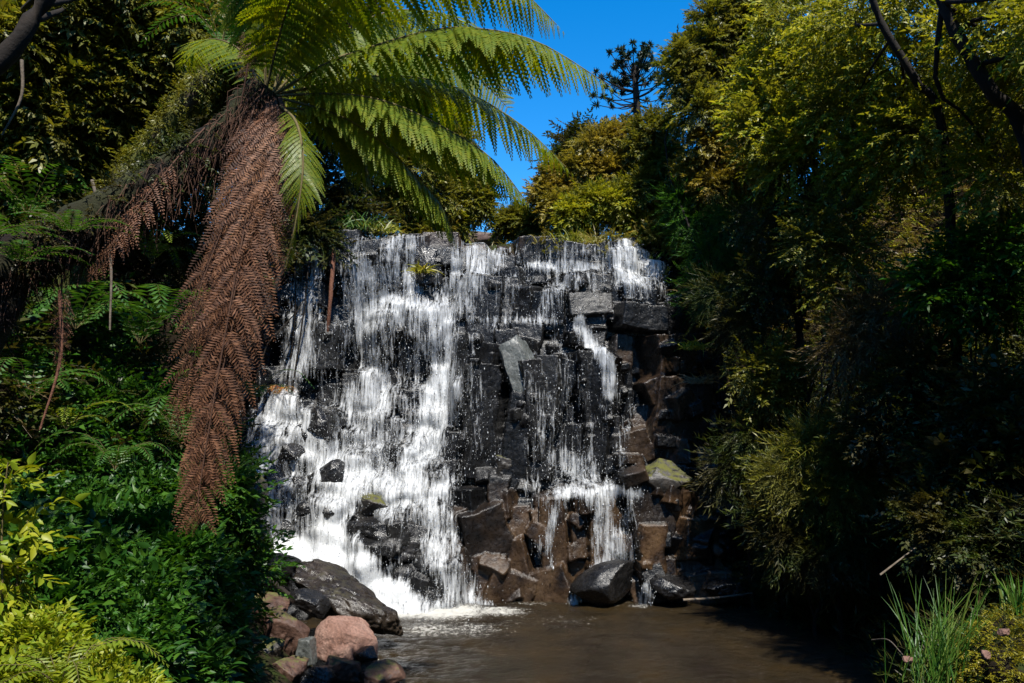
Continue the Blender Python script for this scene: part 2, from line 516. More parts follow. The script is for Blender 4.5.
def base_y(x, z):
    left = 17.1 + 0.66 * np.clip(z, 0, 4.5) + 0.1 * np.maximum(z - 4.5, 0)
    left = left + 0.25 * np.maximum(-6.0 - x, 0)
    mid = 18.45 + 0.12 * z + 0.85 * sstep(2.15, 2.5, z) + 0.12 * np.maximum(z - 2.4, 0)
    mid = mid + 0.5 * sstep(6.1, 6.5, z) * sstep(3.4, 2.6, x)
    w_ = sstep(-2.4, -0.9, x)
    y = left * (1 - w_) + mid * w_
    y = y + 0.55 * sstep(7.1, 7.4, z)
    y = y + 0.5 * sstep(8.6, 9.05, z) + 7 * np.maximum(z - 9.08, 0)
    # alcove where the main curtain falls, between the ramp and the buttress
    y = y + 0.7 * sstep(-5.6, -4.2, x) * sstep(-0.9, -1.7, x) * sstep(2.2, 3.2, z) * sstep(8.0, 7.0, z)
    # the rock dies away towards the shaded bank
    top = np.interp(x, [-9, -5.5, -4.8, 3.2, 3.9, 4.9, 5.4, 7], [7.5, 8.6, 9.6, 9.6, 8.0, 6.3, 4.5, 2.5])
    y = y + 1.6 * np.maximum(z - top, 0) + 0.35 * np.maximum(x - 3.4, 0)
    y = y + 0.35 * np.maximum(x - 4.6, 0)
    return y


base = base_y(X, Z)
rb = np.random.default_rng(4)
BUMPS = []
for _ in range(60):
    bz = rb.uniform(0.1, 4.2)
    r0 = rb.uniform(.16, .45)
    BUMPS.append((rb.uniform(-6.6 + .25 * (4.4 - bz) * .3, -1.9), bz, r0, r0 * rb.uniform(.6, 1), r0 * rb.uniform(.5, .9)))
BUMPS += [(-1.75, .75, .85, .75, .55), (-1.9, 1.7, .8, .5, .5)]
warpx = X + (fbm(np.stack([X * 1.2, Z * 1.2, 0 * X], -1), 41, 3) - 0.5) * 0.16
warpz = Z + (fbm(np.stack([X * 1.2, Z * 1.2, 0 * X], -1), 77, 3) - 0.5) * 0.16
lowt = sstep(2.7, 2.2, Z) * sstep(-1.9, -1.2, X)
shelf = sstep(5.9, 6.6, Z) * sstep(-1.0, 0.2, X)
rampw = sstep(-0.6, -2.2, X) * sstep(4.8, 4.0, Z)
def block_depth(yy, idm, c, h, ang, bid):
    """nearest front of a rotated block in front of each grid point (march along +y)"""
    from mathutils import Euler
    Rm = np.array(Euler(ang).to_matrix())
    ext_ = np.abs(Rm) @ h
    j0, j1 = np.searchsorted(cx, [c[0] - ext_[0], c[0] + ext_[0]])
    i0, i1 = np.searchsorted(cz, [c[2] - ext_[2], c[2] + ext_[2]])
    if i1 <= i0 or j1 <= j0:
        return
    O = np.stack([warpx2[i0:i1, j0:j1] - c[0], 0 * X[i0:i1, j0:j1] - c[1], warpz2[i0:i1, j0:j1] - c[2]], -1) @ Rm
    D = np.array([0, 1.0, 0]) @ Rm
    t0 = np.full(O.shape[:2], -1e9)
    t1 = np.full(O.shape[:2], 1e9)
    for k in range(3):
        if abs(D[k]) < 1e-6:
            bad = np.abs(O[..., k]) > h[k]
            t0 = np.where(bad, 1e9, t0)
            continue
        a_ = (-h[k] - O[..., k]) / D[k]
        b_ = (h[k] - O[..., k]) / D[k]
        t0 = np.maximum(t0, np.minimum(a_, b_))
        t1 = np.minimum(t1, np.maximum(a_, b_))
    hit = t0 < t1
    cur_ = yy[i0:i1, j0:j1]
    nearer = hit & (t0 < cur_)
    yy[i0:i1, j0:j1] = np.where(nearer, t0, cur_)
    idm[i0:i1, j0:j1] = np.where(nearer, bid, idm[i0:i1, j0:j1])


warpx2 = X + (fbm(np.stack([X * 1.1, Z * 1.1, 0 * X], -1), 43, 5) - 0.5) * 0.3
warpz2 = Z + (fbm(np.stack([X * 1.1, Z * 1.1, 0 * X], -1), 79, 5) - 0.5) * 0.3
rb = np.random.default_rng(17)
yy = base + 0.42
idm = np.full(X.shape, .3)
for zone, (xa, xb, za, zb, wr_, hr_, prot, yaw, roll, pitch, rl0) in {
    'top': (-6.2, 4.2, 6.2, 9.0, (.35, 1.1), (.28, .7), .25, 12, 6, 6, -5),
    'curtain': (-7.5, -1.0, 2.2, 6.4, (.4, .9), (.5, 1.4), .2, 14, 8, 6, 3),
    'ramp': (-7.6, -1.2, -.4, 4.6, (.35, .9), (.3, .7), .2, 18, 14, 12, 8),
    'buttress': (-1.4, 3.5, 2.3, 6.4, (.3, .75), (1.0, 2.4), .26, 20, 5, 5, 4),
    'low': (-1.6, 4.6, -.4, 2.4, (.35, .9), (.7, 1.7), .26, 20, 7, 7, -8),
    'right': (2.8, 6.4, -.2, 7.6, (.4, 1.1), (.45, 1.2), .32, 20, 7, 6, -8)}.items():
    z0 = za
    while z0 < zb:
        hh = rb.uniform(*hr_)
        x0 = xa + rb.uniform(-.4, 0)
        while x0 < xb:
            ww = rb.uniform(*wr_)
            xc, zc_ = x0 + ww / 2, z0 + hh / 2 + rb.normal(0, .2)
            hz = hh * rb.uniform(.45, .7)
            pr = rb.normal(0, prot) + (rb.uniform(.25, .5) if rb.random() < .13 else 0)
            yb = float(base_y(np.array(xc), np.array(zc_))) + .62 - pr
            hv = np.array([ww * rb.uniform(.5, .62), .75, hz])
            yb += .75 - .62
            if rb.random() > .06:
                block_depth(yy, idm, (xc, yb, zc_), hv, (R(rb.normal(0, pitch) - 2), R(rb.normal(rl0, roll)), R(rb.normal(0, yaw))), rb.random())
            x0 += ww * rb.uniform(.85, 1.05)
        z0 += hh * rb.uniform(.8, 1.0)
# big named steps of the face: the leaning buttress, the stacked blocks beside the falls, slabs along the waterline
for c, h, ang in [((-1.0, 20.05, 4.0), (.33, .9, 1.4), (0, 4, 24)), ((-.3, 20.2, 3.7), (.3, .9, 1.3), (0, -5, -24)), ((.35, 20.1, 4.3), (.26, .9, 1.2), (0, -9, 20)), ((1.0, 20.25, 4.1), (.3, .9, 1.5), (-2, 5, -16)), ((1.7, 20.3, 4.3), (.3, .9, 1.5), (0, -4, 18)), ((2.4, 20.15, 4.0), (.3, .9, 1.6), (0, 6, -24)),
                  ((3.95, 20.5, 4.1), (.72, 1.0, 1.0), (4, 4, 14)), ((3.8, 20.7, 5.7), (.62, 1.0, .55), (0, -4, 20)), ((4.2, 20.2, 2.3), (.8, 1.0, .6), (0, 5, 8)), ((3.2, 20.9, 6.7), (.6, 1, .35), (0, 5, 10)),
                  ((-.2, 18.9, .25), (.55, .8, .4), (0, 16, 14)), ((1.0, 18.9, .3), (.5, .7, .45), (0, -18, -16)), ((3.4, 18.9, .35), (.6, .8, .4), (0, 10, 20)), ((4.5, 18.9, .25), (.6, .8, .35), (0, -8, -14)), ((5.3, 18.7, .2), (.55, .8, .3), (0, 14, 10)),
                  ((1.9, 19.2, 1.2), (.34, .8, 1.3), (0, 2, 20)), ((1.15, 19.2, 1.0), (.3, .8, 1.3), (0, -3, -12)), ((-.75, 19.1, 1.3), (.5, .8, .8), (4, -14, 18)), ((4.2, 19.5, 1.3), (.5, .8, .9), (0, -4, 12))]:
    block_depth(yy, idm, c, np.array(h), tuple(R(q) for q in ang), rb.random())
# broken pieces lying on the ledges
for _ in range(190):
    xc, zc_ = rb.uniform(-7, 5.6), rb.uniform(0, 9) ** 1.0
    r0 = rb.uniform(.07, .24)
    jj, ii = int((xc - cx[0]) / STEP), int((zc_ - cz[0]) / STEP)
    block_depth(yy, idm, (xc, yy[ii, jj] + r0 * rb.uniform(-.1, .7), zc_), np.array([r0 * rb.uniform(.7, 1.6), r0, r0 * rb.uniform(.5, 1.3)]), tuple(rb.normal(0, .35, 3)), rb.random())
id1 = idm
id2 = (idm * 7.13) % 1.0
# round boulders washed over by the water on the ramp
for bx, bz, rx, rz, h in BUMPS:
    q = np.clip(1 - ((X - bx) / rx) ** 2 - ((Z - bz) / rz) ** 2, 0, 1)
    yy = np.minimum(yy, base_y(np.array(bx), np.array(bz)) + .28 - h * np.sqrt(q) + 9 * (q <= 0))
yy = yy + (fbm(np.stack([X * 3, Z * 3, yy], -1), 13, 4) - 0.5) * 0.05 + (fbm(np.stack([X * 12, Z * 12, yy * 12], -1), 14, 3) - 0.5) * 0.014


def blur(a, n):
    for _ in range(n):
        p = np.pad(a, 1, mode='edge')
        a = (p[:-2, 1:-1] + p[2:, 1:-1] + p[1:-1, :-2] + p[1:-1, 2:] + 2 * p[1:-1, 1:-1]) / 6
    return a


CLIFF_Y = yy.copy()


def cliff_y(x, z):
    i = np.clip(((np.asarray(z) - cz[0]) / STEP).astype(int), 0, len(cz) - 1)
    j = np.clip(((np.asarray(x) - cx[0]) / STEP).astype(int), 0, len(cx) - 1)
    return CLIFF_Y[i, j]


def on_cliff(px, py):
    """point on the rock face that shows at this pixel"""
    Y0 = 19.5
    for _ in range(12):
        p = at(px, py, Y0)
        Y0 = 0.5 * Y0 + 0.5 * float(base_y(p[0], p[2]))
    return at(px, py, Y0)


def surf(px, py):
    """point of the finished rock face that shows at this pixel"""
    ys = np.arange(16.5, 24, .04)
    q = np.array([at(px, py, y_) for y_ in ys])
    hit = np.nonzero(cliff_y(q[:, 0], q[:, 2]) <= ys)[0]
    return q[hit[0]] if len(hit) else on_cliff(px, py)


stain = sstep(-1.6, -0.6, X) * sstep(2.7, 2.1, Z) * 0.75 * sstep(0.25, 0.55, id1 * 0.6 + id2 * 0.5)
stain = stain + 0.5 * sstep(2.4, 3.0, X) * sstep(4.4, 4.0, X) * sstep(7.3, 7.0, Z) * sstep(0.45, 0.6, id1)
stain = np.clip(stain + 0.5 * sstep(8.7, 9.0, Z) * sstep(0.5, 0.0, X) * sstep(-3, -2, X), 0, 1)
g = Geo()
g.add(np.stack([X, yy, Z], -1).reshape(-1, 3), gridfaces(*X.shape))
tag(g.build('cliff', M['cliff'], attrs={'cell': (id1 * 0.6 + id2 * 0.4), 'stain': stain}), 'dark blocky basalt cliff the waterfall runs down', kind='structure')

# ------------------------------------------------------------------ waterfall
# streams: (points as seen, half width in pixels, density) laid onto the rock face
STREAMS = [
    ([(325, 246), (315, 290), (304, 340), (290, 400)], 15, .78),
    ([(400, 238), (395, 275), (398, 312)], 30, .78),
    ([(366, 278), (366, 300), (372, 330), (378, 420)], 17, .85),
    ([(385, 300), (420, 312), (440, 318)], 16, .9),
    ([(395, 320), (395, 380), (390, 440)], 26, .58),
    ([(440, 318), (445, 360), (442, 395)], 19, .9),
    ([(443, 392), (436, 430), (420, 465), (405, 492)], 24, .95),
    ([(345, 330), (340, 380), (335, 430)], 18, .55), ([(415, 330), (412, 380), (410, 440)], 20, .66), ([(365, 400), (370, 440), (375, 475)], 24, .75),
    ([(500, 246), (478, 275), (455, 300), (440, 318)], 18, .8),
    ([(470, 250), (458, 275), (445, 300)], 14, .75),
    ([(530, 250), (515, 285), (500, 320)], 20, .5),
    ([(484, 300), (478, 330), (470, 350)], 10, .55),
    ([(562, 238), (562, 262)], 8, .6), ([(580, 238), (578, 262)], 8, .6),
    ([(624, 240), (629, 272)], 12, .9),
    ([(530, 264), (565, 266), (600, 268)], 6, .8),
    ([(575, 268), (556, 290), (535, 322)], 11, .72),
    ([(555, 275), (560, 300), (552, 325)], 8, .6),
    ([(470, 323), (520, 322), (560, 325)], 5, .72),
    ([(600, 270), (606, 295), (600, 320)], 6, .45),
    ([(640, 275), (655, 292), (665, 300)], 7, .5),
    ([(576, 326), (594, 352), (604, 378), (606, 396)], 7, .95),
    ([(606, 396), (598, 420), (585, 450), (578, 474)], 13, .58),
    ([(560, 335), (568, 400), (574, 470)], 15, .5),
    ([(530, 345), (540, 390), (550, 420)], 9, .5),
    ([(475, 390), (478, 430), (476, 455)], 5, .5),
    ([(632, 405), (622, 430), (614, 462)], 6, .62),
    ([(562, 458), (578, 472), (584, 487)], 16, .78),
    ([(556, 492), (590, 487), (630, 490)], 6, .95),
    ([(604, 490), (604, 520), (610, 548), (608, 566)], 14, .85),
    ([(622, 492), (626, 530), (622, 558)], 7, .7),
    ([(606, 560), (590, 575), (574, 597)], 7, .95),
    ([(560, 492), (552, 520), (546, 552)], 4, .8),
    ([(540, 548), (548, 562)], 9, .6),
    ([(640, 580), (641, 600)], 6, .8),
    # foot of the main curtain and the boulder ramp
    ([(330, 462), (380, 480), (440, 488)], 20, .98),
    ([(300, 420), (330, 455), (360, 478)], 18, .92),
    ([(283, 400), (272, 430), (266, 470)], 17, .95),
    ([(295, 405), (310, 430), (325, 445)], 14, .9),
    ([(266, 455), (262, 500), (268, 545)], 12, .98),
    ([(292, 450), (290, 500), (292, 545)], 15, .8),
    ([(322, 460), (318, 500), (312, 540)], 14, .78),
    ([(345, 490), (330, 520), (318, 545)], 20, .95),
    ([(275, 548), (318, 552), (352, 566), (390, 592), (425, 614)], 12, 1.15),
    ([(330, 520), (345, 545), (365, 570)], 16, 1.0),
    ([(428, 496), (434, 530), (446, 562), (468, 600)], 14, .85),
    ([(445, 500), (452, 540), (480, 600)], 9, .7),
    ([(400, 560), (384, 572), (378, 590)], 5, .8),
    ([(395, 545), (410, 575), (430, 605)], 16, .5),
    ([(400, 598), (440, 606), (490, 604)], 9, .9),
]
flow = np.zeros(X.shape)
ext = 1.35
for pts, hw, den in STREAMS:
    P = np.array([on_cliff(*q) for q in pts])
    C = crom(P[:, [0, 2]], max(10, len(pts) * 7))
    wr = hw * P[0, 1] / FPX
    d2 = np.full(X.shape, 1e9)
    lo, hi = C.min(0) - wr * 2.2, C.max(0) + wr * 2.2
    sel = (X > lo[0]) & (X < hi[0]) & (Z > lo[1]) & (Z < hi[1])
    xs, zs = X[sel], Z[sel]
    wob = (fbm(np.stack([xs * 2.2, zs * 1.3, 0 * xs + hw], -1), 91, 3) - 0.5) * wr * 1.3
    d = np.full(xs.shape, 1e9)
    for a, b in zip(C[:-1], C[1:]):
        ab = b - a
        t = np.clip(((xs - a[0]) * ab[0] + (zs - a[1]) * ab[1]) / max(ab @ ab, 1e-9), 0, 1)
        d = np.minimum(d, np.hypot(xs - a[0] - t * ab[0], zs - a[1] - t * ab[1]))
    f = den * (.93 if den < 1 else 1) * sstep(wr * 2.1, wr * 0.2, d + wob)
    flow[sel] = np.maximum(flow[sel], f)
# a thin veil over the wet face between the streams
flow = flow * sstep(9.2, 9.05, Z)
veil = 0.5 * sstep(-6.2, -5.2, X) * sstep(3.1, 2.0, X) * sstep(1.2, 2.4, Z) * sstep(9.1, 8.6, Z) * sstep(0.35, 0.6, fbm(np.stack([X * 1.1, Z * 0.5, 0 * X], -1), 55, 3))
flow = np.maximum(flow, veil)
# water leaves protruding block tops dry-ish
front = blur(yy, 30) - yy
flow = flow * (1 - 0.4 * sstep(0.12, 0.4, front) * (flow < 0.75))
flow = blur(flow, 2)
FLOW = flow.copy()
sm = blur(yy, 5)
# water leaps clear below a projecting edge: running minimum from above that relaxes downwards
wy = np.minimum(sm, yy)
rows = wy.shape[0]
cur = wy[-1].copy()
for r_ in range(rows - 1, -1, -1):
    cur = np.minimum(cur + 0.013, wy[r_])
    wy[r_] = cur
for _ in range(3):
    p_ = np.pad(wy, 1, mode='edge')
    wy = np.minimum(np.minimum(np.minimum(p_[:-2, 1:-1], p_[2:, 1:-1]), np.minimum(p_[1:-1, :-2], p_[1:-1, 2:])), wy)
wy = blur(wy, 6) - 0.03 - 0.07 * flow * fbm(np.stack([X * 9, Z * 3, 0 * X], -1), 31, 4)
WATER_Y = wy.copy()
k2 = 2
Xs, Zs, Ys, Fs = X[::k2, ::k2], Z[::k2, ::k2], wy[::k2, ::k2], flow[::k2, ::k2]
fa = gridfaces(*Xs.shape)
keep = (Fs.ravel()[fa].max(1) > 0.1) & (Zs.ravel()[fa].max(1) > -0.05)
fa = fa[keep]
used, inv = np.unique(fa, return_inverse=True)
g = Geo()
g.add(np.stack([Xs, Ys, Zs], -1).reshape(-1, 3)[used], inv.reshape(-1, 4))
tag(g.build('waterfall', M['water'], smooth=True, attrs={'flow': Fs.ravel()[used]}), 'white waterfall cascading over the dark rock steps', kind='structure')

# spray: drops thrown off the falling water
n = 15000
prob = np.clip(FLOW - 0.15, 0, 1.1).ravel() * (Z.ravel() > 0.05) * (Z.ravel() < 8.85)
idx = rng.choice(prob.size, n, p=prob / prob.sum())
dp = np.stack([X.ravel()[idx], WATER_Y.ravel()[idx], Z.ravel()[idx]], -1)
off = np.abs(rng.normal(0, 1, (n, 1))) * np.array([[0, -0.16, 0]]) + rng.normal(0, 1, (n, 3)) * np.array([[0.11, 0.03, 0.12]])
dp = dp + off - np.array([0, 0.03, 0])
# splash at the foot of the curtain
n2 = 8000
sp = []
for (px, py, rx, rz_, c) in [(400, 470, .8, .5, .4), (350, 470, .6, .4, .2), (435, 410, .35, .4, .15), (430, 605, .7, .2, .1), (580, 480, .4, .3, .1), (300, 480, .6, .7, .2)]:
    k = int(n2 * c / 1.15)
    b = on_cliff(px, py)
    sp.append(b + rng.normal(0, 1, (k, 3)) * np.array([rx, 0.25, rz_]) + np.array([0, -0.45, 0.1]))
dp = np.vstack([dp] + sp)
dp = dp[dp[:, 2] > 0.03]
n = len(dp)
sz = 0.0043 * np.exp(rng.normal(0, 0.45, n))
st = 1 + rng.random(n) * 2.2
octv = np.array([[1, 0, 0], [0, 1, 0], [-1, 0, 0], [0, -1, 0], [0, 0, 1], [0, 0, -1.0]])
octf = np.array([[0, 1, 4], [1, 2, 4], [2, 3, 4], [3, 0, 4], [1, 0, 5], [2, 1, 5], [3, 2, 5], [0, 3, 5]])
V = dp[:, None, :] + octv[None] * (sz[:, None, None] * np.stack([np.ones(n), np.ones(n), st], -1)[:, None, :])
F = octf[None] + (np.arange(n) * 6)[:, None, None]
g = Geo()
g.add(V.reshape(-1, 3), F.reshape(-1, 3))
tag(g.build('spray', M['drops']), 'fine white drops thrown off the falling water', kind='stuff')

# ------------------------------------------------------------------ pool
gx = grid_axis(-30, 30, -7, 9, 0.05, 4)
gy = grid_axis(4, 19.6, 11, 19.4, 0.05, 4)
X, Y = np.meshgrid(gx, gy)
foam = np.zeros(X.shape)
for (px, py, rx, ry, d) in [(445, 612, 1.2, .9, 1.15), (405, 612, .9, .8, 1.15), (495, 612, .9, .6, .85), (470, 630, 1.2, .9, .6), (430, 630, .8, .8, .7), (575, 600, .5, .45, .8), (530, 604, .7, .35, .6),
                            (640, 606, .35, .35, .65), (610, 604, .5, .4, .55), (660, 610, .9, .5, .32), (560, 622, 1.6, 1.0, .42), (470, 655, 1.6, .9, .36)]:
    dv = (341.5 - py) / FPX
    el = PITCH + math.atan(dv)
    yw = -CAMZ / math.tan(el)
    p = at(px, py, yw)
    foam = np.maximum(foam, d * np.exp(-(((X - p[0]) / rx) ** 2 + ((Y - p[1]) / ry) ** 2)))
rip = (fbm(np.stack([X * 2.2, Y * 3.2, 0 * X], -1), 61, 3) - 0.5) * 0.07 + (fbm(np.stack([X * 7, Y * 10, 0 * X], -1), 62, 2) - 0.5) * 0.024
rip = rip * (0.6 + 0.6 * np.exp(-((X - 0.5) ** 2 / 20 + (Y - 17.5) ** 2 / 8)))
g = Geo()
g.add(np.stack([X, Y, rip + foam * 0.03], -1).reshape(-1, 3), gridfaces(*X.shape))
tag(g.build('water', M['pool'], smooth=True, attrs={'foam': foam}), 'brown rippled plunge pool at the foot of the waterfall', kind='structure')


# ------------------------------------------------------------------ rocks
def icosphere(sub):
    import bmesh
    bm = bmesh.new()
    bmesh.ops.create_icosphere(bm, subdivisions=sub, radius=1.0)
    V = np.array([v.co[:] for v in bm.verts])
    F = np.array([[v.index for v in f.verts] for f in bm.faces])
    bm.free()
    return V, F


ICO5, ICO4 = icosphere(6), icosphere(5)


def rock_geo(size, seed, cuts=11, rough=0.07, rot=None, boxy=0.0, hi=False):
    if boxy >= .7:
        cuts = 7
    r_ = np.random.default_rng(seed)
    V, F = ICO5 if hi else ICO4
    V = V.copy()
    for k in range(cuts):
        nn = nrm(r_.normal(0, 1, 3))
        if boxy and k < 6:
            nn = nrm(np.eye(3)[k // 2] * (1 if k % 2 else -1) + r_.normal(0, 0.16, 3))
        d = r_.uniform(0.52, 0.86) if not boxy else r_.uniform(0.55, 0.7)
        s = V @ nn
        V = V - np.maximum(s - d, 0)[:, None] * nn[None] * 0.94
    V = V * (1 + ((fbm(V * 1.8 + seed, seed, 4) - 0.5) * rough * 3)[:, None])
    V = V + nrm(V) * ((fbm(V * 6 + seed * 3, seed + 5, 5) - 0.5) * rough * 1.1)[:, None]
    V = V - nrm(V) * (sstep(.06, .0, np.abs(fbm(V * 2.6 + seed, seed + 8, 3) - .5)) * rough * .45)[:, None]
    V = V / np.abs(V).max(0)
    V = V * np.asarray(size, float) * 0.5
    if rot is not None:
        from mathutils import Euler
        Rm = np.array(Euler([R(a) for a in rot]).to_matrix())
        V = V @ Rm.T
    return V, F


def rock(px, py, Yd, wpx, hpx, label, mat, name='rock', cat='rock', seed=1, depth=None, rot=None, group=None, boxy=0.0, rough=0.07, cuts=11, hi=False, onface=None):
    c = at(px, py, Yd)
    s = Yd / FPX * 1.01
    size = (wpx * s, depth if depth else 0.8 * wpx * s, hpx * s)
    V, F = rock_geo(size, seed, cuts, rough, rot, boxy, hi)
    g = Geo()
    V = V + c
    g.add(V, F)
    bz = V[:, 2].min()
    return tag(g.build(name, M[mat], loc=(c[0], c[1], bz), smooth=False), label, cat, group)


rock(348, 643, 13.3, 65, 50, 'large dry pink boulder standing at the edge of the brown pool', 'pinkrock', 'boulder', 'boulder', 3, depth=1.0, rough=0.045, hi=True, cuts=13, rot=(0, 6, 0))
rock(344, 604, 14.6, 128, 44, 'long wet brown boulder sloping down to the pool behind the pink boulder', 'brownrock', 'boulder', 'boulder', 8, depth=1.5, rot=(0, 26, -8), hi=True, cuts=14, rough=0.1)
rock(408, 552, surf(408, 552)[1] + .2, 48, 26, 'small rounded dark rock splitting the white channel above the foam', 'basalt', seed=21, depth=.9, rot=(0, 8, 0))
rock(374, 509, surf(374, 512)[1] + .2, 46, 34, 'dark rock with a yellow moss cap at the foot of the main curtain', 'mossrock', seed=5, depth=1.0)
rock(415, 512, surf(415, 512)[1] + .3, 66, 30, 'wet black ledge rock beside the moss capped one, water spilling over it', 'basalt', seed=15, depth=1.0, rot=(0, 8, 5))
rock(388, 535, surf(385, 533)[1] + .35, 92, 40, 'broad black rock wedge below the moss capped rock', 'basalt', seed=6, depth=1.3, rot=(0, 12, 10), boxy=.4)
rock(606, 583, 18.0, 70, 40, 'smooth black boulder in the pool with a white trickle down its edge', 'basalt', 'boulder', 'boulder', 12, depth=1.2, rot=(0, -22, 0), cuts=7, rough=.05)
rock(672, 586, 18.0, 54, 28, 'flat black boulder standing in the shaded end of the pool', 'basalt', 'boulder', 'boulder', 14, depth=1.2, rot=(0, 4, 0))
rock(727, 590, 17.8, 50, 20, 'low dark rock at the waterline under the shaded bank', 'basalt', seed=17, depth=1.0)
rock(262, 608, 13.6, 56, 26, 'flat brown rock with yellow moss on its edge beside the herbs', 'redrock', seed=31, depth=.8, boxy=.4)
rock(286, 634, 13.2, 56, 40, 'tilted red brown slab between the herbs and the pink boulder', 'redrock', seed=32, depth=.8, boxy=.5, rot=(0, 30, 10))
rock(306, 652, 12.9, 20, 28, 'small pale stone upright beside the pink boulder', 'paleslab', seed=33, depth=.35, boxy=.8)
rock(312, 603, 13.8, 46, 22, 'dark wet rock with a shiny hollow behind the pink boulder', 'basalt', seed=34, depth=.7, rot=(0, 25, 0))
rock(343, 672, 12.6, 42, 28, 'red angular rock lying just in front of the pink boulder', 'redrock', seed=35, depth=.6, boxy=.5, rot=(0, 12, 20))
rock(380, 675, 12.5, 50, 28, 'brown rock with a green moss patch at the waterline by the pink boulder', 'redrock', seed=36, depth=.7)
rock(318, 679, 12.1, 36, 26, 'dark wet rock low at the bottom of the rock pile', 'basalt', seed=37, depth=.5)
rock(288, 672, 12.1, 42, 30, 'maroon rock at the foot of the leafy bank', 'redrock', seed=38, depth=.6, boxy=.3)
rock(262, 655, 12.4, 44, 36, 'brown mossy rock half hidden by the herbs', 'mossrock', seed=39, depth=.7)
rock(366, 655, 12.9, 26, 16, 'small dark stone tucked under the edge of the pink boulder', 'basalt', seed=40, depth=.4)
rock(270, 575, 14.6, 74, 44, 'black wet rock under the left end of the white channel', 'basalt', seed=41, depth=1.2, rot=(0, 10, 0))
rock(238, 545, 14.8, 66, 66, 'shadowed black rock between the leafy bush and the cascade', 'basalt', seed=42, depth=1.3)
rock(246, 500, 16.0, 44, 58, 'mossy dark rock at the shaded edge of the cascade', 'mossrock', seed=43, depth=1.1)
ramp_rocks = [
    (320, 427, 30, 40, 'round dark boulder in the spray at the top of the boulder cascade'),
    (303, 437, 24, 26, 'dark rock just left of the round spray washed boulder'),
    (290, 452, 30, 24, 'low dark rock awash between two white streams'),
    (328, 478, 42, 44, 'big blocky black rock in the middle of the boulder cascade'),
    (273, 488, 26, 48, 'tall black rock at the outer edge of the boulder cascade'),
    (297, 487, 22, 36, 'narrow dark rock between the tall black rock and the big blocky one'),
    (306, 508, 22, 16, 'small dark stone below the big blocky black rock'),
    (284, 527, 34, 18, 'flat dark stone awash low in the boulder cascade'),
    (328, 512, 22, 13, 'small rounded stone at the edge of the churning channel'),
    (282, 412, 20, 18, 'uppermost small rock of the boulder cascade, below the red fern'),
]
for i, (px, py, wp, hp, lb) in enumerate(ramp_rocks):
    q = surf(px, py)
    rock(px, py, q[1] + 0.1, wp, hp, lb, 'basalt', seed=50 + i, depth=wp * q[1] / FPX * 1.0, boxy=0, group='rocks in the boulder cascade')
for i, (px, py, wp, hp, dd, lb, mt, bx, ro) in enumerate([
    (660, 480, 64, 42, 1.0, 'mossy black rock on the ledge beside the dark block', 'mossrock', 0, (0, 8, 0)),
    (497, 462, 40, 30, .8, 'small mossy rock on the ledge below the dark buttress', 'mossrock', 0, None),
    (522, 374, 40, 76, .5, 'pale wet slab leaning on the dark buttress', 'paleslab', .75, (0, -16, -4)),
    (470, 239, 84, 20, 1.4, 'flat pinkish rock on the lip between two streams', 'redrock', .5, None),
    (425, 268, 26, 42, .7, 'dark outcrop under the yellow tuft near the lip', 'basalt', .3, None),
]):
    q = surf(px, py)
    rock(px, py, q[1] + .25 * dd + (.12 if mt == 'paleslab' else 0), wp, hp, lb, mt, seed=80 + i, depth=dd, boxy=bx, rot=ro, hi=hp > 60)


# ------------------------------------------------------------------ leaves and sprays
def leaf_simple(L, Wd, fold=0.25, droop=0.2):
    """kite leaf of four vertices along +Y"""
    return np.array([[0, 0, 0], [-Wd / 2, L * 0.42, Wd * fold - droop * L * 0.15], [0, L, -droop * L], [Wd / 2, L * 0.42, Wd * fold - droop * L * 0.15]]), np.array([[0, 1, 2, 3]])


def leaf_fine(L, Wd, fold=0.2, droop=0.3):
    ts = np.array([0, .18, .42, .72, 1])
    hw = np.array([0.03, .4, .5, .3, 0.01]) * Wd
    V = []
    for t, h in zip(ts, hw):
        z = -droop * L * t * t
        V += [[-h, t * L, z + h * fold * 1.6], [0, t * L, z], [h, t * L, z + h * fold * 1.6]]
    F = []
    for i in range(4):
        a = i * 3
        F += [[a, a + 1, a + 4, a + 3], [a + 1, a + 2, a + 5, a + 4]]
    return np.array(V), np.array(F)


def place(V, pos, d, up, sc=1.0):
    """transform local V (x side, y forward, z up) to many frames -> (N, nV, 3)"""
    d = nrm(d)
    x = nrm(np.cross(d, up))
    z = np.cross(x, d)
    sc = np.broadcast_to(np.asarray(sc, float), (len(pos),))
    V = V[None] * sc[:, None, None]
    return pos[:, None, :] + V[..., 0:1] * x[:, None, :] + V[..., 1:2] * d[:, None, :] + V[..., 2:3] * z[:, None, :]


def tile(V, F, n):
    nv = V.shape[1]
    return V.reshape(-1, 3), (F[None] + (np.arange(n) * nv)[:, None, None]).reshape(-1, F.shape[1])


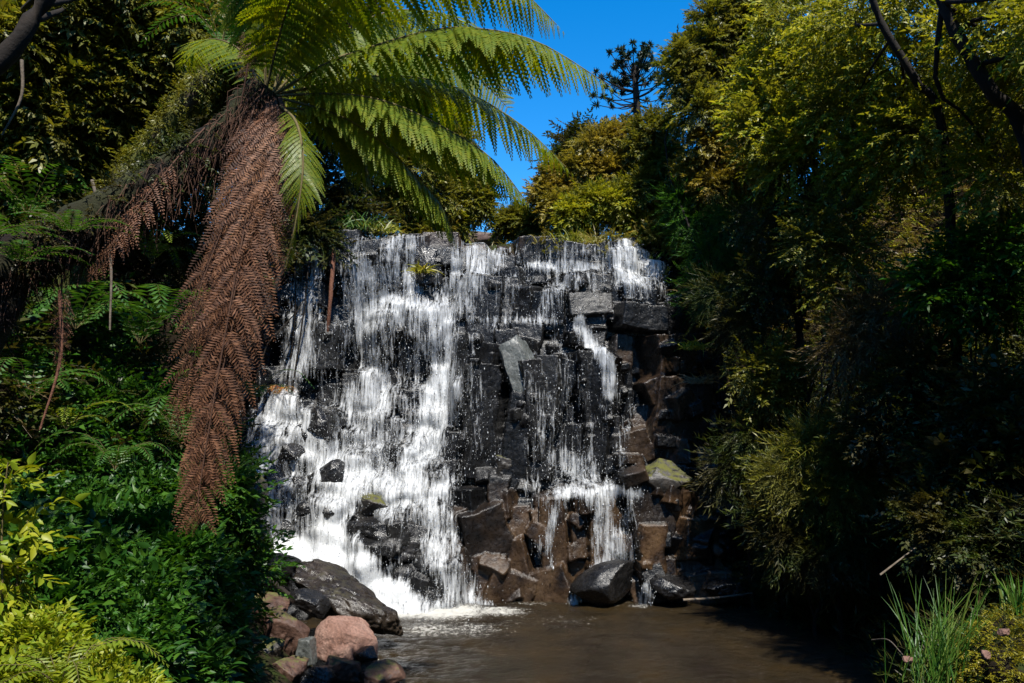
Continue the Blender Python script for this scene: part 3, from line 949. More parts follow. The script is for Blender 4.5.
def spray_proto(seed, L=0.5, nl=13, ll=0.1, lw=0.04, droop=0.35, spread=60, fine=False, stem=0.006):
    r_ = np.random.default_rng(seed)
    Vs, Fs, n = [], [], 0
    ts = np.linspace(0, 1, 5)
    sp = np.stack([0.05 * np.sin(ts * 3), ts * L, -droop * L * ts ** 2], -1)
    g = Geo()
    g.tube(sp, [stem, stem * 0.4], 3)
    Vs.append(np.vstack(g.v)); Fs.append(g.q[0][0]); n += len(Vs[-1])
    for k in range(nl):
        t = 0.12 + 0.88 * k / max(1, nl - 1)
        p = np.array([0.05 * math.sin(t * 3), t * L, -droop * L * t * t])
        side = 1 if k % 2 else -1
        a = R(spread * r_.uniform(0.6, 1.15)) * side if k < nl - 1 else 0
        d = np.array([math.sin(a), math.cos(a), r_.uniform(-0.55, 0.3)])
        lv, lf = (leaf_fine if fine else leaf_simple)(ll * r_.uniform(.7, 1.2), lw * r_.uniform(.8, 1.2), droop=r_.uniform(0.05, .4))
        up = nrm(np.array([r_.normal(0, .4), r_.normal(0, .4), 1]))
        v = place(lv, p[None], d[None], up[None])[0]
        Vs.append(v); Fs.append(lf + n); n += len(v)
    return np.vstack(Vs), np.vstack(Fs)


PROTO = {
    'broad': [spray_proto(s, .45, 13, .11, .045) for s in (1, 2, 3, 4)],
    'small': [spray_proto(s, .4, 18, .065, .028, droop=.3) for s in (5, 6, 7, 8)],
    'narrow': [spray_proto(s, .55, 20, .12, .016, droop=.6, spread=38) for s in (9, 10, 11, 12)],
    'herb': [spray_proto(s, .34, 9, .12, .055, droop=.3, spread=65, fine=True) for s in (13, 14, 15)],
    'lime': [spray_proto(s, .3, 8, .13, .06, droop=.35, spread=60, fine=True) for s in (16, 17, 18)],
    'fluff': [spray_proto(s, .26, 17, .065, .022, droop=.25, spread=50, stem=.003) for s in (22, 23, 24)],
    'tiny': [spray_proto(s, .12, 12, .03, .012, droop=.2, spread=55, stem=.002) for s in (19, 20, 21)],
}


def put_sprays(g, kind, pos, d, sc, r_, mi=0, roll=0.35):
    protos = PROTO[kind]
    which = r_.integers(0, len(protos), len(pos))
    up = np.array([0, 0, 1.0]) + r_.normal(0, roll, (len(pos), 3))
    for k, (V, F) in enumerate(protos):
        s = which == k
        if s.any():
            T = place(V, pos[s], d[s], up[s], np.broadcast_to(sc, (len(pos),))[s])
            g.add(*tile(T, F, int(s.sum())), mi)


def clump_sprays(centers, radii, per, r_, squash=0.8, outward=None, updown=-0.1, shell=0.55):
    """positions and directions of sprays on lumps of foliage"""
    P, D = [], []
    for c, rad in zip(centers, radii):
        u = nrm(r_.normal(0, 1, (per, 3)) + np.array([0, 0, 0.25]))
        q = (shell + (1 - shell) * r_.random((per, 1))) * rad
        P.append(np.asarray(c) + u * q * np.array([1, 1, squash]))
        dd = u + r_.normal(0, 0.35, (per, 3)) + np.array([0, 0, updown])
        D.append(nrm(dd))
    return np.vstack(P), np.vstack(D)


def limb(g, a, b, r0, r1, r_, bend=0.15, n=9, sides=7, mi=0, wob=0.15):
    a, b = np.asarray(a, float), np.asarray(b, float)
    L = np.linalg.norm(b - a)
    m1 = a + (b - a) * 0.35 + r_.normal(0, bend * L * 0.5, 3) + np.array([0, 0, bend * L * 0.4])
    m2 = a + (b - a) * 0.7 + r_.normal(0, bend * L * 0.4, 3) + np.array([0, 0, bend * L * 0.4])
    P = crom([a, m1, m2, b], n)
    g.tube(P, [r0, (r0 + r1) * .5, r1], sides, mi, wob)
    return P


def tree(name, base, label, cat, clumps, per, kind, leaf, bark='bark', tr=0.12, scale=1.0, seed=0, group=None, trunk_pts=None, updown=-0.1, squash=0.8, nmain=None, shell=.55, fill=.35):
    """clumps: list of (centre, radius) in world space"""
    r_ = np.random.default_rng(1000 + seed)
    base = np.asarray(base, float)
    t = thing(name, label, cat, base, group)
    C = np.array([c for c, _ in clumps]); Rr = [q for _, q in clumps]
    g = Geo()
    topc = C.mean(0)
    if trunk_pts is None:
        fork = base + (topc - base) * 0.55
        tp = crom([base - np.array([0, 0, .25]), base + (fork - base) * 0.5 + r_.normal(0, .12, 3), fork], 9)
    else:
        tp = crom(trunk_pts, 16)
        fork = tp[-1]
    g.tube(tp, [tr * 1.25, tr * .9, tr * .7], 11, 0, .45 if tr > .09 else .2)
    if bark == 'mossbark':
        mossy_limb(t, base, tp, tr * .85, 1500, seed, 'olive')
    for c in C[:nmain] if nmain else C:
        k = min(len(tp) - 1, int(len(tp) * r_.uniform(.55, 1)))
        limb(g, tp[k], c, tr * .45, tr * .12, r_, .12, 8, 5)
    g.build('trunk', M[bark], t, base, smooth=True)
    g = Geo()
    per = int(per * 1.5)
    P, D = clump_sprays(C, Rr, per, r_, squash=squash, updown=updown, shell=shell)
    dist = C[:, 1].mean()
    sc_ = scale * np.interp(dist, [6, 10, 16, 24], [1, 1.05, 1.2, 1.25])
    put_sprays(g, kind, P, D, sc_ * r_.uniform(.7, 1.25, len(P)), r_)
    if fill:
        P, D = clump_sprays(C, [q * .55 for q in Rr], int(per * fill), r_, squash=.9, shell=.1)
        put_sprays(g, kind, P, D, sc_ * 1.7 * r_.uniform(.8, 1.2, len(P)), r_)
    g.build('crown', M[leaf], t, base)
    return t


def mossy_limb(parent, base, tp, rad, n, seed, leaf='moss', name='moss'):
    r_ = np.random.default_rng(seed)
    i = r_.integers(0, len(tp) - 1, n)
    f = r_.random((n, 1))
    p = tp[i] * (1 - f) + tp[i + 1] * f
    T = nrm(tp[i + 1] - tp[i])
    o = r_.normal(0, 1, (n, 3)) + np.array([0, -.2, .7])
    o = nrm(o - T * (o * T).sum(1, keepdims=True))
    g = Geo()
    put_sprays(g, 'tiny', p + o * rad, nrm(o + r_.normal(0, .6, (n, 3)) - [0, 0, .3]), r_.uniform(.6, 1.5, n), r_)
    return g.build(name, M[leaf], parent, base)


def bush_clumps(base, rx, ry, h, n, r_, rad=(.35, .6)):
    out = []
    for _ in range(n):
        u = nrm(r_.normal(0, 1, 3)); u[2] = abs(u[2]) * 1.1 - 0.1
        k = r_.uniform(.45, 1) ** .6
        out.append((np.asarray(base) + np.array([u[0] * rx * k, u[1] * ry * k, max(0.1, u[2] * h * k)]), r_.uniform(*rad) * min(rx, h) * 0.75))
    return out


def shrub(name, base, rx, h, label, cat, leaf, kind='small', n=10, per=40, seed=0, scale=1.0, ry=None, bark='bark', group=None, updown=-.1, tr=.05, rad=(.35, .6)):
    r_ = np.random.default_rng(500 + seed)
    return tree(name, base, label, cat, bush_clumps(base, rx, ry or rx, h, n, r_, rad), per, kind, leaf, bark, tr, scale, seed, group, updown=updown)


def ground_at(px, Yd, sink=0.05):
    x = (px - 512) / FPX * Yd * 0.99
    return np.array([x, Yd, float(terrain(np.array(x), np.array(Yd))) - sink])


# ------------------------------------------------------------------ fern fronds
def frond(g, pts, r_, npin=34, pin=0.42, nmul=17, droop=0.35, fwd=22, normal=None, tipcurl=0.0, rach=0.012, mi=0, mis=1, wid=0.95, crumple=0.0, start=0.1, plen=0.17, shape=None):
    P = crom(pts, 60)
    L = np.cumsum(np.r_[0, np.linalg.norm(np.diff(P, axis=0), axis=1)])
    T = nrm(np.gradient(P, axis=0))
    up = np.array([0, 0, 1.0]) if normal is None else np.asarray(normal, float)
    down = np.array([0, 0, -1.0])
    gs = Geo()
    gs.tube(P[::3], [rach, rach * .7, rach * .25], 5)
    for k in range(npin):
        t = start + (1 - start) * (k + .5) / npin
        f = t * 59
        i = min(58, int(f)); fr = f - i
        p = P[i] * (1 - fr) + P[i + 1] * fr
        tt = T[i]
        S = nrm(np.cross(tt, up))
        sh = np.interp(t, [0, .1, .3, .5, .75, .92, 1], [.25, .5, .9, 1, .78, .35, .05]) if shape is None else np.interp(t, *shape)
        pl = pin * sh
        if pl < .015:
            continue
        for s in (-1, 1):
            a = R(fwd + r_.normal(0, 4 + crumple * 14))
            d0 = nrm(s * S * math.cos(a) + tt * math.sin(a) + down * droop * r_.uniform(.4, 1.2) + r_.normal(0, .03 + crumple * .25, 3))
            m = max(4, int(nmul * (0.35 + .65 * sh)))
            u = (np.arange(m) + .6) / m
            c = p + d0 * (pl * u)[:, None] + down * (droop * .55 * pl * u * u)[:, None]
            if crumple:
                c = c + nrm(r_.normal(0, 1, 3)) * (crumple * pl * .45 * u * u)[:, None]
            dd = nrm(np.gradient(c, axis=0))
            nn = nrm(np.cross(dd, tt[None]) * s)
            nn = nrm(nn + r_.normal(0, .06 + crumple * .5, nn.shape))
            w = nrm(np.cross(dd, nn))
            sl = plen * pl * np.interp(u, [0, .15, .6, 1], [.7, 1, .8, .15]) * (1 + 0 * u)
            hwid = pl / m * wid * .5
            for q in (-1, 1):
                ax = nrm(q * w + dd * .35 - nn * .15)
                b0 = c - dd * hwid
                b1 = c + dd * hwid
                tip = c + ax * sl[:, None]
                md = c + ax * sl[:, None] * .55
                V = np.stack([b0, md - dd * hwid * .8, tip + dd * hwid * .3, md + dd * hwid * 1.0], 1) if wid < .8 else \
                    np.stack([b0, md - dd * hwid * .9, tip + dd * hwid * .2, b1 + ax * sl[:, None] * .4], 1)
                F = np.arange(m * 4).reshape(m, 4)
                g.add(V.reshape(-1, 3), F, mi)
    return gs


def simple_frond(g, pts, r_, npin=18, pin=.14, mi=0, mis=1, rach=.004, droop=.2, wid=1.0):
    P = crom(pts, 24)
    T = nrm(np.gradient(P, axis=0))
    g.tube(P[::4], [rach, rach * .3], 3, mis)
    t = np.linspace(.12, 1, npin)
    i = np.minimum(22, (t * 23).astype(int))
    p, tt = P[i], T[i]
    S = nrm(np.cross(tt, np.array([0, 0, 1.0]) + r_.normal(0, .05, 3)))
    sh = np.interp(t, [0, .15, .45, .8, 1], [.4, .8, 1, .55, .1]) * pin
    ln = np.linalg.norm(P[-1] - P[0]) / npin
    for s in (-1, 1):
        d = nrm(s * S + tt * .35 + np.array([0, 0, -droop]) + r_.normal(0, .05, S.shape))
        V = np.stack([p - tt * ln * .35 * wid, p + d * sh[:, None] * .5 - tt * ln * .3 * wid, p + d * sh[:, None] + tt * ln * .2, p + d * sh[:, None] * .5 + tt * ln * .45 * wid], 1)
        g.add(V.reshape(-1, 3), np.arange(npin * 4).reshape(-1, 4), mi)


def ground_fern(base, label, seed, nf=9, L=.9, leaf='smallfern', group=None, face=None, pin=.16, up=.7, name='fern', ang=(0, 360)):
    r_ = np.random.default_rng(3000 + seed)
    t = thing(name, label, 'fern', base, group)
    for k in range(nf):
        a = R(ang[0] + (ang[1] - ang[0]) * (k + r_.uniform(-.3, .3)) / nf)
        d = np.array([math.cos(a), math.sin(a), 0])
        l = L * r_.uniform(.75, 1.15)
        h = up * r_.uniform(.7, 1.2)
        b = np.asarray(base)
        pts = [b, b + d * l * .3 + np.array([0, 0, l * h * .55]), b + d * l * .7 + np.array([0, 0, l * h * .6]), b + d * l * 1.02 + np.array([0, 0, l * h * .2])]
        g = Geo()
        simple_frond(g, pts, r_, npin=22, pin=pin * L)
        g.build('frond', [M[leaf], M['rachis']], t, base)
    return t


# ---- the big tree fern
FY = 6.5
crown = at(266, 104, FY)
tf = thing('tree_fern', 'big tree fern leaning over the falls with a long skirt of dead brown fronds', 'tree fern', at(-60, 330, 5.6) * [1, 1, 0] + [0, 0, 3.2])
tfb = np.array(tf.location)
g = Geo()
tp = crom([tfb - np.array([.3, 0, .4]), at(-10, 292, 5.75), at(75, 235, 6.0), at(165, 178, 6.25), at(235, 125, 6.45), crown + np.array([0, 0, .12])], 60)
g.tube(tp, [.23, .2, .18, .17, .15, .14], 26, 0, .45)
rr = np.random.default_rng(77)
# old leaf bases and fibres on the trunk
for k in range(900):
    i = rr.integers(8, 58)
    a = rr.uniform(0, 6.28)
    T = nrm(tp[min(59, i + 1)] - tp[i])
    A = nrm(np.cross(T, [0, 0, 1.0])); B = np.cross(T, A)
    o = A * math.cos(a) + B * math.sin(a)
    rad = np.interp(i / 59, [0, .2, .4, .6, .8, 1], [.25, .22, .2, .18, .16, .15])
    p0 = tp[i] + o * rad * .85
    l = rr.uniform(.06, .17)
    p1 = p0 + (o * .35 - T * .3 + np.array([0, 0, -.5]) + rr.normal(0, .25, 3)) * l * .6
    p2 = p1 + (o * .3 + T * .4 + np.array([0, 0, -.9]) + rr.normal(0, .3, 3)) * l * .7
    g.tube([p0, p1, p2], [.009, .006, .002], 3, 0)
g.build('trunk', M['ferntrunk'], tf, tfb, smooth=True)
mossy_limb(tf, tfb, tp[:44], .17, 450, 71, 'dark')
g = Geo()
for k in range(1500):
    i = rr.integers(8, 59)
    T = nrm(tp[min(59, i + 1)] - tp[i])
    A = nrm(np.cross(T, [0, 0, 1.0])); B = np.cross(A, T)
    a = rr.uniform(-1.9, 1.9) if k % 3 else rr.uniform(-2.3, 2.3)
    o = -B * math.cos(a) * np.sign(B[2] + 1e-6) + A * math.sin(a)
    p0 = tp[i] + o * .15
    l = rr.uniform(.06, .34) * np.interp(i, [8, 59], [.5, 1.1])
    g.tube(crom([p0, p0 + (o * .4 - T * .35 + rr.normal(0, .2, 3)) * l * .5, p0 + np.array([0, 0, -1]) * l + (o * .2 - T * .5 + rr.normal(0, .25, 3)) * l], 5), [.005, .0035, .0015], 3)
g.build('fibres', M['deadstalk'], tf, tfb)

c0 = (272, 96)
FRONDS = [  # points as seen with depth, frond half width
    ([(*c0, FY), (330, 62, 6.35), (424, 32, 6.2), (481, 29, 6.1), (542, 44, 6.0), (622, 94, 5.95)], .47),
    ([(*c0, FY), (340, 81, 6.6), (395, 76, 6.7), (455, 87, 6.8), (520, 124, 6.85), (575, 176, 6.9)], .42),
    ([(*c0, FY), (340, 94, 6.4), (390, 103, 6.3), (441, 126, 6.25), (491, 158, 6.2), (530, 206, 6.2)], .42),
    ([(*c0, FY), (335, 114, 6.45), (380, 141, 6.4), (414, 175, 6.4), (441, 205, 6.4), (457, 246, 6.4)], .36),
    ([(*c0, FY), (310, 30, 6.4), (370, -22, 6.3), (440, -42, 6.2), (510, -18, 6.2), (566, 34, 6.2)], .46),
    ([(*c0, FY), (300, 10, 6.7), (345, -60, 6.9), (420, -100, 7.1), (480, -90, 7.3)], .46),
    ([(*c0, FY), (330, 40, 7.1), (400, 10, 7.8), (470, 25, 8.3), (520, 70, 8.6)], .46),
    ([(*c0, FY), (320, 70, 7.2), (370, 62, 7.9), (425, 85, 8.5), (462, 130, 8.8)], .44),
    ([(*c0, FY), (320, 95, 7.1), (350, 105, 7.6), (378, 140, 8.0), (392, 185, 8.2)], .4),
    ([(266, 90, FY), (262, 20, 6.5), (250, -50, 6.4), (215, -110, 6.2)], .44),
    ([(266, 90, FY), (285, 15, 6.2), (315, -60, 5.8), (350, -110, 5.4)], .44),
    ([(262, 92, FY), (240, 50, 7.2), (205, 40, 7.8), (180, 70, 8.3)], .3),
    ([(*c0, FY), (325, 88, 6.9), (372, 96, 7.3), (415, 125, 7.6), (446, 170, 7.7)], .4),
    ([(*c0, FY), (345, 55, 6.8), (410, 52, 7.2), (470, 72, 7.5), (512, 112, 7.6)], .42),
    ([(280, 106, 6.35), (296, 122, 5.9), (303, 160, 5.7), (297, 215, 5.65), (284, 276, 5.65)], .2),
    ([(280, 108, 6.5), (318, 112, 6.6), (345, 130, 6.7), (362, 160, 6.8), (374, 190, 6.8)], .26),
]
for k, (pts, pin) in enumerate(FRONDS):
    g = Geo()
    r_ = np.random.default_rng(200 + k)
    gs = frond(g, [at(*q) for q in pts], r_, npin=44, pin=pin * 1.12, nmul=20, droop=.62 if k != 13 else .3, fwd=24, wid=1.5, plen=.165, normal=(0, 0, 1) if k != 13 else (0.2, -1, .2), rach=.013)
    fr_ = g.build('frond', M['fern'], tf, tfb)
    gs.build('stalk', M['rachis'], fr_, tfb)
# skirt of dead fronds, hanging beside the trunk from the crown
for k in range(23):
    r_ = np.random.default_rng(300 + k)
    u = r_.uniform(-1, 1)
    layer = r_.uniform(0, 1)
    ln = r_.choice([.55, .75, .9, 1.0]) * r_.uniform(.9, 1.0)
    y_end = 130 + 405 * ln
    xm = np.interp(y_end, [130, 250, 340, 430, 500, 540], [262, 238, 214, 204, 200, 200])
    hwid = np.interp(y_end, [130, 250, 340, 430, 500, 540], [14, 22, 27, 25, 14, 3])
    xe = xm + u * hwid
    yd = 6.35 - .4 * layer + r_.uniform(-.05, .05)
    x0 = 266 + u * 15
    ym = 100 + (y_end - 100) * .4
    pts = [(x0, 98, 6.45), (x0 + u * 10 - 3, 128, 6.4 - .3 * layer), (np.interp(ym, [130, 250, 340], [262, 240, 220]) + u * 27, ym, yd), (xe + u * 3, y_end - 40, yd), (xe, y_end, yd + .05)]
    g = Geo()
    nn = nrm(np.array([u * .7 + r_.normal(0, .3), -1, r_.normal(0, .15)]))
    gs = frond(g, [at(*q) for q in pts], r_, npin=int(26 * ln), pin=.34, nmul=18, droop=.5, fwd=40, normal=nn, rach=.01, wid=.72, crumple=.1, start=.08, plen=.23)
    fr_ = g.build('dead_frond', M['dead'], tf, tfb)
    gs.build('stalk', M['deadstalk'], fr_, tfb)
# the loose dead frond hanging off the trunk
for pts, pin in [([(205, 128, 6.2), (180, 155, 6.1), (140, 205, 5.95), (112, 245, 5.9), (88, 282, 5.9)], .2), ([(240, 110, 6.3), (248, 60, 6.2), (243, 30, 6.2)], .1), ([(60, 250, 6.0), (62, 310, 5.9), (58, 380, 5.9)], .12)]:
    g = Geo()
    gs = frond(g, [at(*q) for q in pts], np.random.default_rng(9), npin=26, pin=pin, nmul=12, droop=.6, fwd=34, normal=(0, -1, .4), rach=.008, wid=.7, crumple=.4, start=.3)
    fr_ = g.build('dead_frond', M['dead'], tf, tfb)
    gs.build('stalk', M['deadstalk'], fr_, tfb)

# ------------------------------------------------------------------ bank undergrowth (uncountable)
def undergrowth(name, label, mats, kinds, n, region, seed, scale=1.0, lift=(0.0, .9), high=None):
    """lumps of leafy sprays over a piece of bank; region(r_, n) -> x, y"""
    r_ = np.random.default_rng(4000 + seed)
    x, y = region(r_, n)
    z = terrain(x, y)
    e = .15
    nx_ = (terrain(x + e, y, False) - terrain(x - e, y, False)) / (2 * e)
    ny_ = (terrain(x, y + e, False) - terrain(x, y - e, False)) / (2 * e)
    nn = nrm(np.stack([-nx_, -ny_, np.ones_like(x)], -1))
    P0 = np.stack([x, y, z], -1)
    lump = fbm(P0 * .9, seed, 3)
    keep = lump > .36
    P0, nn, lump = P0[keep], nn[keep], lump[keep]
    hgt = (lump - .36) * 3.2 * lift[1] * r_.uniform(.3, 1, len(P0)) + lift[0]
    P = P0 + nn * hgt[:, None] + np.array([0, 0, 1]) * (hgt * .3)[:, None]
    D = nrm(nn * .8 + r_.normal(0, .55, nn.shape) + np.array([0, 0, .1]))
    g = Geo()
    sel = (fbm(P0 * .5, seed + 9, 2) * len(mats) * 1.6 - .3 * len(mats) + r_.normal(0, .3, len(P0))).clip(0, len(mats) - 1e-3).astype(int)
    if high is not None:      # brighter leaf colours above this height stand in for sunlight there
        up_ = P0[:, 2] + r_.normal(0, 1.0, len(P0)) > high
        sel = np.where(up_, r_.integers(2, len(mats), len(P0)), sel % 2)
    for k in range(len(mats)):
        s = sel == k
        if s.any():
            put_sprays(g, kinds[k], P[s], D[s], scale * r_.uniform(.7, 1.3, int(s.sum())), r_, k)
    return tag(g.build(name, [M[q] for q in mats]), label, kind='stuff')


def reg_right(r_, n):
    y = r_.uniform(8, 24, n)
    x = np.interp(y, *XR) + r_.random(n) ** 1.1 * 7.5 - .1
    return x, y


def reg_left(r_, n):
    y = r_.uniform(7.5, 23, n)
    x = np.interp(y, *XL) - np.interp(y, [7, 11, 14, 16, 18, 21], [1.9, 1.9, 2.6, 2.2, 1.2, .4]) - r_.random(n) ** 1.1 * 9
    return x, y


def reg_back(r_, n):
    x = r_.uniform(-9, 9, n)
    y = 22.75 + r_.random(n) ** 1.9 * 14
    k = np.abs(x + .3) > 1.2
    return x[k], y[k]


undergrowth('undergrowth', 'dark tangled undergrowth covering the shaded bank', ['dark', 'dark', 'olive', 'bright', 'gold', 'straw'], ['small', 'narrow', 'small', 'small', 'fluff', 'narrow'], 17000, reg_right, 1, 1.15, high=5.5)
undergrowth('undergrowth', 'dim leafy undergrowth covering the bank behind the tree fern', ['dark', 'herb', 'dark', 'straw'], ['small', 'broad', 'broad', 'narrow'], 17000, reg_left, 2, 1.05)
undergrowth('undergrowth', 'sunlit scrub covering the plateau above the lip', ['olive', 'gold', 'bright', 'straw'], ['small', 'fluff', 'fluff', 'fluff'], 14000, reg_back, 3, 1.0, lift=(.05, 1.5))


def pc(lst):
    return [(at(a, b, c), r) for a, b, c, r in lst]


def unseen_clumps(r_, n, x, y, z, rad=(.8, 1.2)):  # random foliage clumps added out of view to cast shade
    return [(np.array([r_.uniform(*x), r_.uniform(*y), r_.uniform(*z)]), r_.uniform(*rad)) for _ in range(n)]


rc = np.random.default_rng(321)
# ---- trees of the shaded bank
tree('leafy_tree', ground_at(800, 16.8), 'tall yellow green tree at the skyline edge of the shaded bank', 'tree',
     pc([(795, 75, 17, 1.0), (785, 118, 17, .8), (805, 30, 16.5, 1.1), (778, 128, 16.5, .9), (770, 90, 17.6, .6), (825, 80, 16, 1.0), (805, 165, 16, .8)]),
     150, 'small', 'bright', tr=.1, scale=1.15, seed=1, group='trees of the shaded bank')
tree('leafy_tree', ground_at(900, 14), 'tree with slender dark forked limbs and yellow green tips high on the shaded bank', 'tree',
     pc([(860, 30, 14, 1.0), (905, 72, 13.5, .9), (850, 112, 14.5, .8), (912, 0, 13, 1.0), (885, 155, 14, .8), (932, 130, 13, .7)]),
     130, 'small', 'bright', tr=.07, scale=1.05, seed=2, group='trees of the shaded bank', trunk_pts=[ground_at(960, 14), at(945, 150, 12.6), at(915, 80, 12.4), at(880, 20, 12.2), at(862, -40, 12)])
tree('leafy_tree', ground_at(1050, 11.5), 'tree with a thick dark leaning trunk at the far end of the shaded bank', 'tree',
     pc([(985, 35, 11.4, .8), (1030, 95, 11.4, .8), (1035, 10, 10.5, .9), (1000, 180, 12, .7)]) + unseen_clumps(rc, 5, (6.4, 8.2), (7.0, 9.0), (7.6, 8.8), (.7, .9)),  # last clumps are unseen, added to shade the lower bank
     120, 'small', 'bright', tr=.1, scale=1.0, seed=3, group='trees of the shaded bank', trunk_pts=[ground_at(1075, 11), at(1030, 160, 10.9), at(990, 90, 10.8), at(955, 30, 10.8), at(930, -30, 10.8)])
tree('leafy_tree', ground_at(715, 20.5), 'rounded olive tree against the sky behind the golden mound', 'tree',
     pc([(703, 52, 20.5, .7), (692, 84, 20.5, .6), (716, 22, 20.5, .6), (700, 112, 20.2, .7), (732, 5, 20.5, .6), (685, 62, 20.5, .4), (730, 40, 20.5, .6), (720, 80, 20.5, .6), (748, 30, 20.6, .8), (765, 70, 20.4, .8), (745, 75, 20.6, .7), (755, 2, 20.6, .8), (778, 25, 20.2, .9), (740, 115, 20.6, .7), (770, 115, 20.2, .8)]), 130, 'fluff', 'olive', tr=.1, scale=1.2, seed=4, group='trees of the shaded bank')
sh = 'shrubs of the shaded bank'
for k, (pts, leaf, kind, per, lb) in enumerate([
    ([(706, 150, 20.4, .65), (735, 140, 20.2, .65), (694, 175, 20.8, .6), (755, 165, 19.8, .55), (715, 190, 20.4, .65)], 'gold', 'fluff', 200, 'golden straw coloured mound of growth under the rounded olive tree'),
    ([(695, 225, 20.8, .5), (715, 255, 20, .55), (712, 290, 19.6, .45), (735, 225, 19.6, .6), (685, 208, 21, .4)], 'herb', 'narrow', 90, 'dark green drooping grassy shrub hanging beside the top of the falls'),
    ([(835, 215, 15, .6), (850, 255, 14.6, .6), (815, 245, 15, .5), (845, 290, 14.6, .45)], 'olive', 'small', 90, 'shrub with glinting small leaves midway up the shaded bank'),
    ([(965, 270, 12.4, .5), (985, 300, 12.2, .5), (945, 290, 12.4, .4), (1000, 255, 12, .45)], 'herb', 'broad', 80, 'green broadleaf shrub high under the thick leaning trunk'),
    ([(815, 455, 15, .5), (845, 440, 14.8, .5), (790, 480, 15.2, .45), (830, 500, 14.8, .6), (860, 480, 14.5, .5)], 'olive', 'narrow', 120, 'feathery olive shrub catching light low on the shaded bank'),
    ([(800, 545, 15.2, .4), (830, 555, 14.8, .4), (780, 525, 15.4, .35), (855, 540, 14.6, .4)], 'dark', 'narrow', 100, 'dark feathery shrub drooping over the black end of the pool'),
    ([(760, 375, 16.6, .45), (770, 400, 16.4, .4), (785, 370, 16.2, .4)], 'olive', 'small', 80, 'sprig of pale leaves beside the black rock recess'),
    ([(905, 400, 13.4, .6), (935, 430, 13, .6), (880, 430, 13.6, .5), (920, 370, 13.2, .5)], 'dark', 'small', 100, 'nearly black small leaved shrub below the green broadleaf one'),
    ([(985, 430, 11.6, .5), (1010, 470, 11.2, .5), (965, 480, 11.6, .5), (1015, 400, 11.2, .5)], 'dark', 'broad', 90, 'dark broadleaf shrub at the end of the shaded bank above the grass tuft'),
    ([(955, 540, 11.2, .4), (985, 545, 10.8, .4), (930, 520, 11.6, .4)], 'dark', 'small', 90, 'low black green shrub at the waterline behind the grass tuft'),
    ([(870, 330, 14.2, .5), (895, 310, 13.8, .5), (850, 350, 14.4, .45)], 'straw', 'narrow', 90, 'dry brown twiggy shrub in the middle of the shaded bank'),
    ([(765, 225, 17, .6), (790, 260, 16.6, .6), (770, 290, 16.6, .6), (800, 205, 16.4, .6)], 'dark', 'small', 100, 'dense dark shrub below the tall yellow green tree'),
    ([(745, 330, 17.2, .5), (725, 300, 17.6, .5), (755, 440, 16.6, .5), (735, 470, 17, .5)], 'dark', 'narrow', 90, 'black hanging growth over the recess beside the stacked black blocks'),
]):
    c = np.mean([p for p, _ in pc(pts)], 0)
    b = np.array([c[0] + .3, c[1] + .3, 0]); b[2] = min(float(terrain(b[0], b[1])), c[2] - .2)
    tree('shrub', b, lb, 'shrub', pc(pts), int(per * (1.5 if kind == 'narrow' else 1)), kind, leaf, tr=.05, scale=.65 if kind == 'narrow' else .85, seed=20 + k, group=sh)

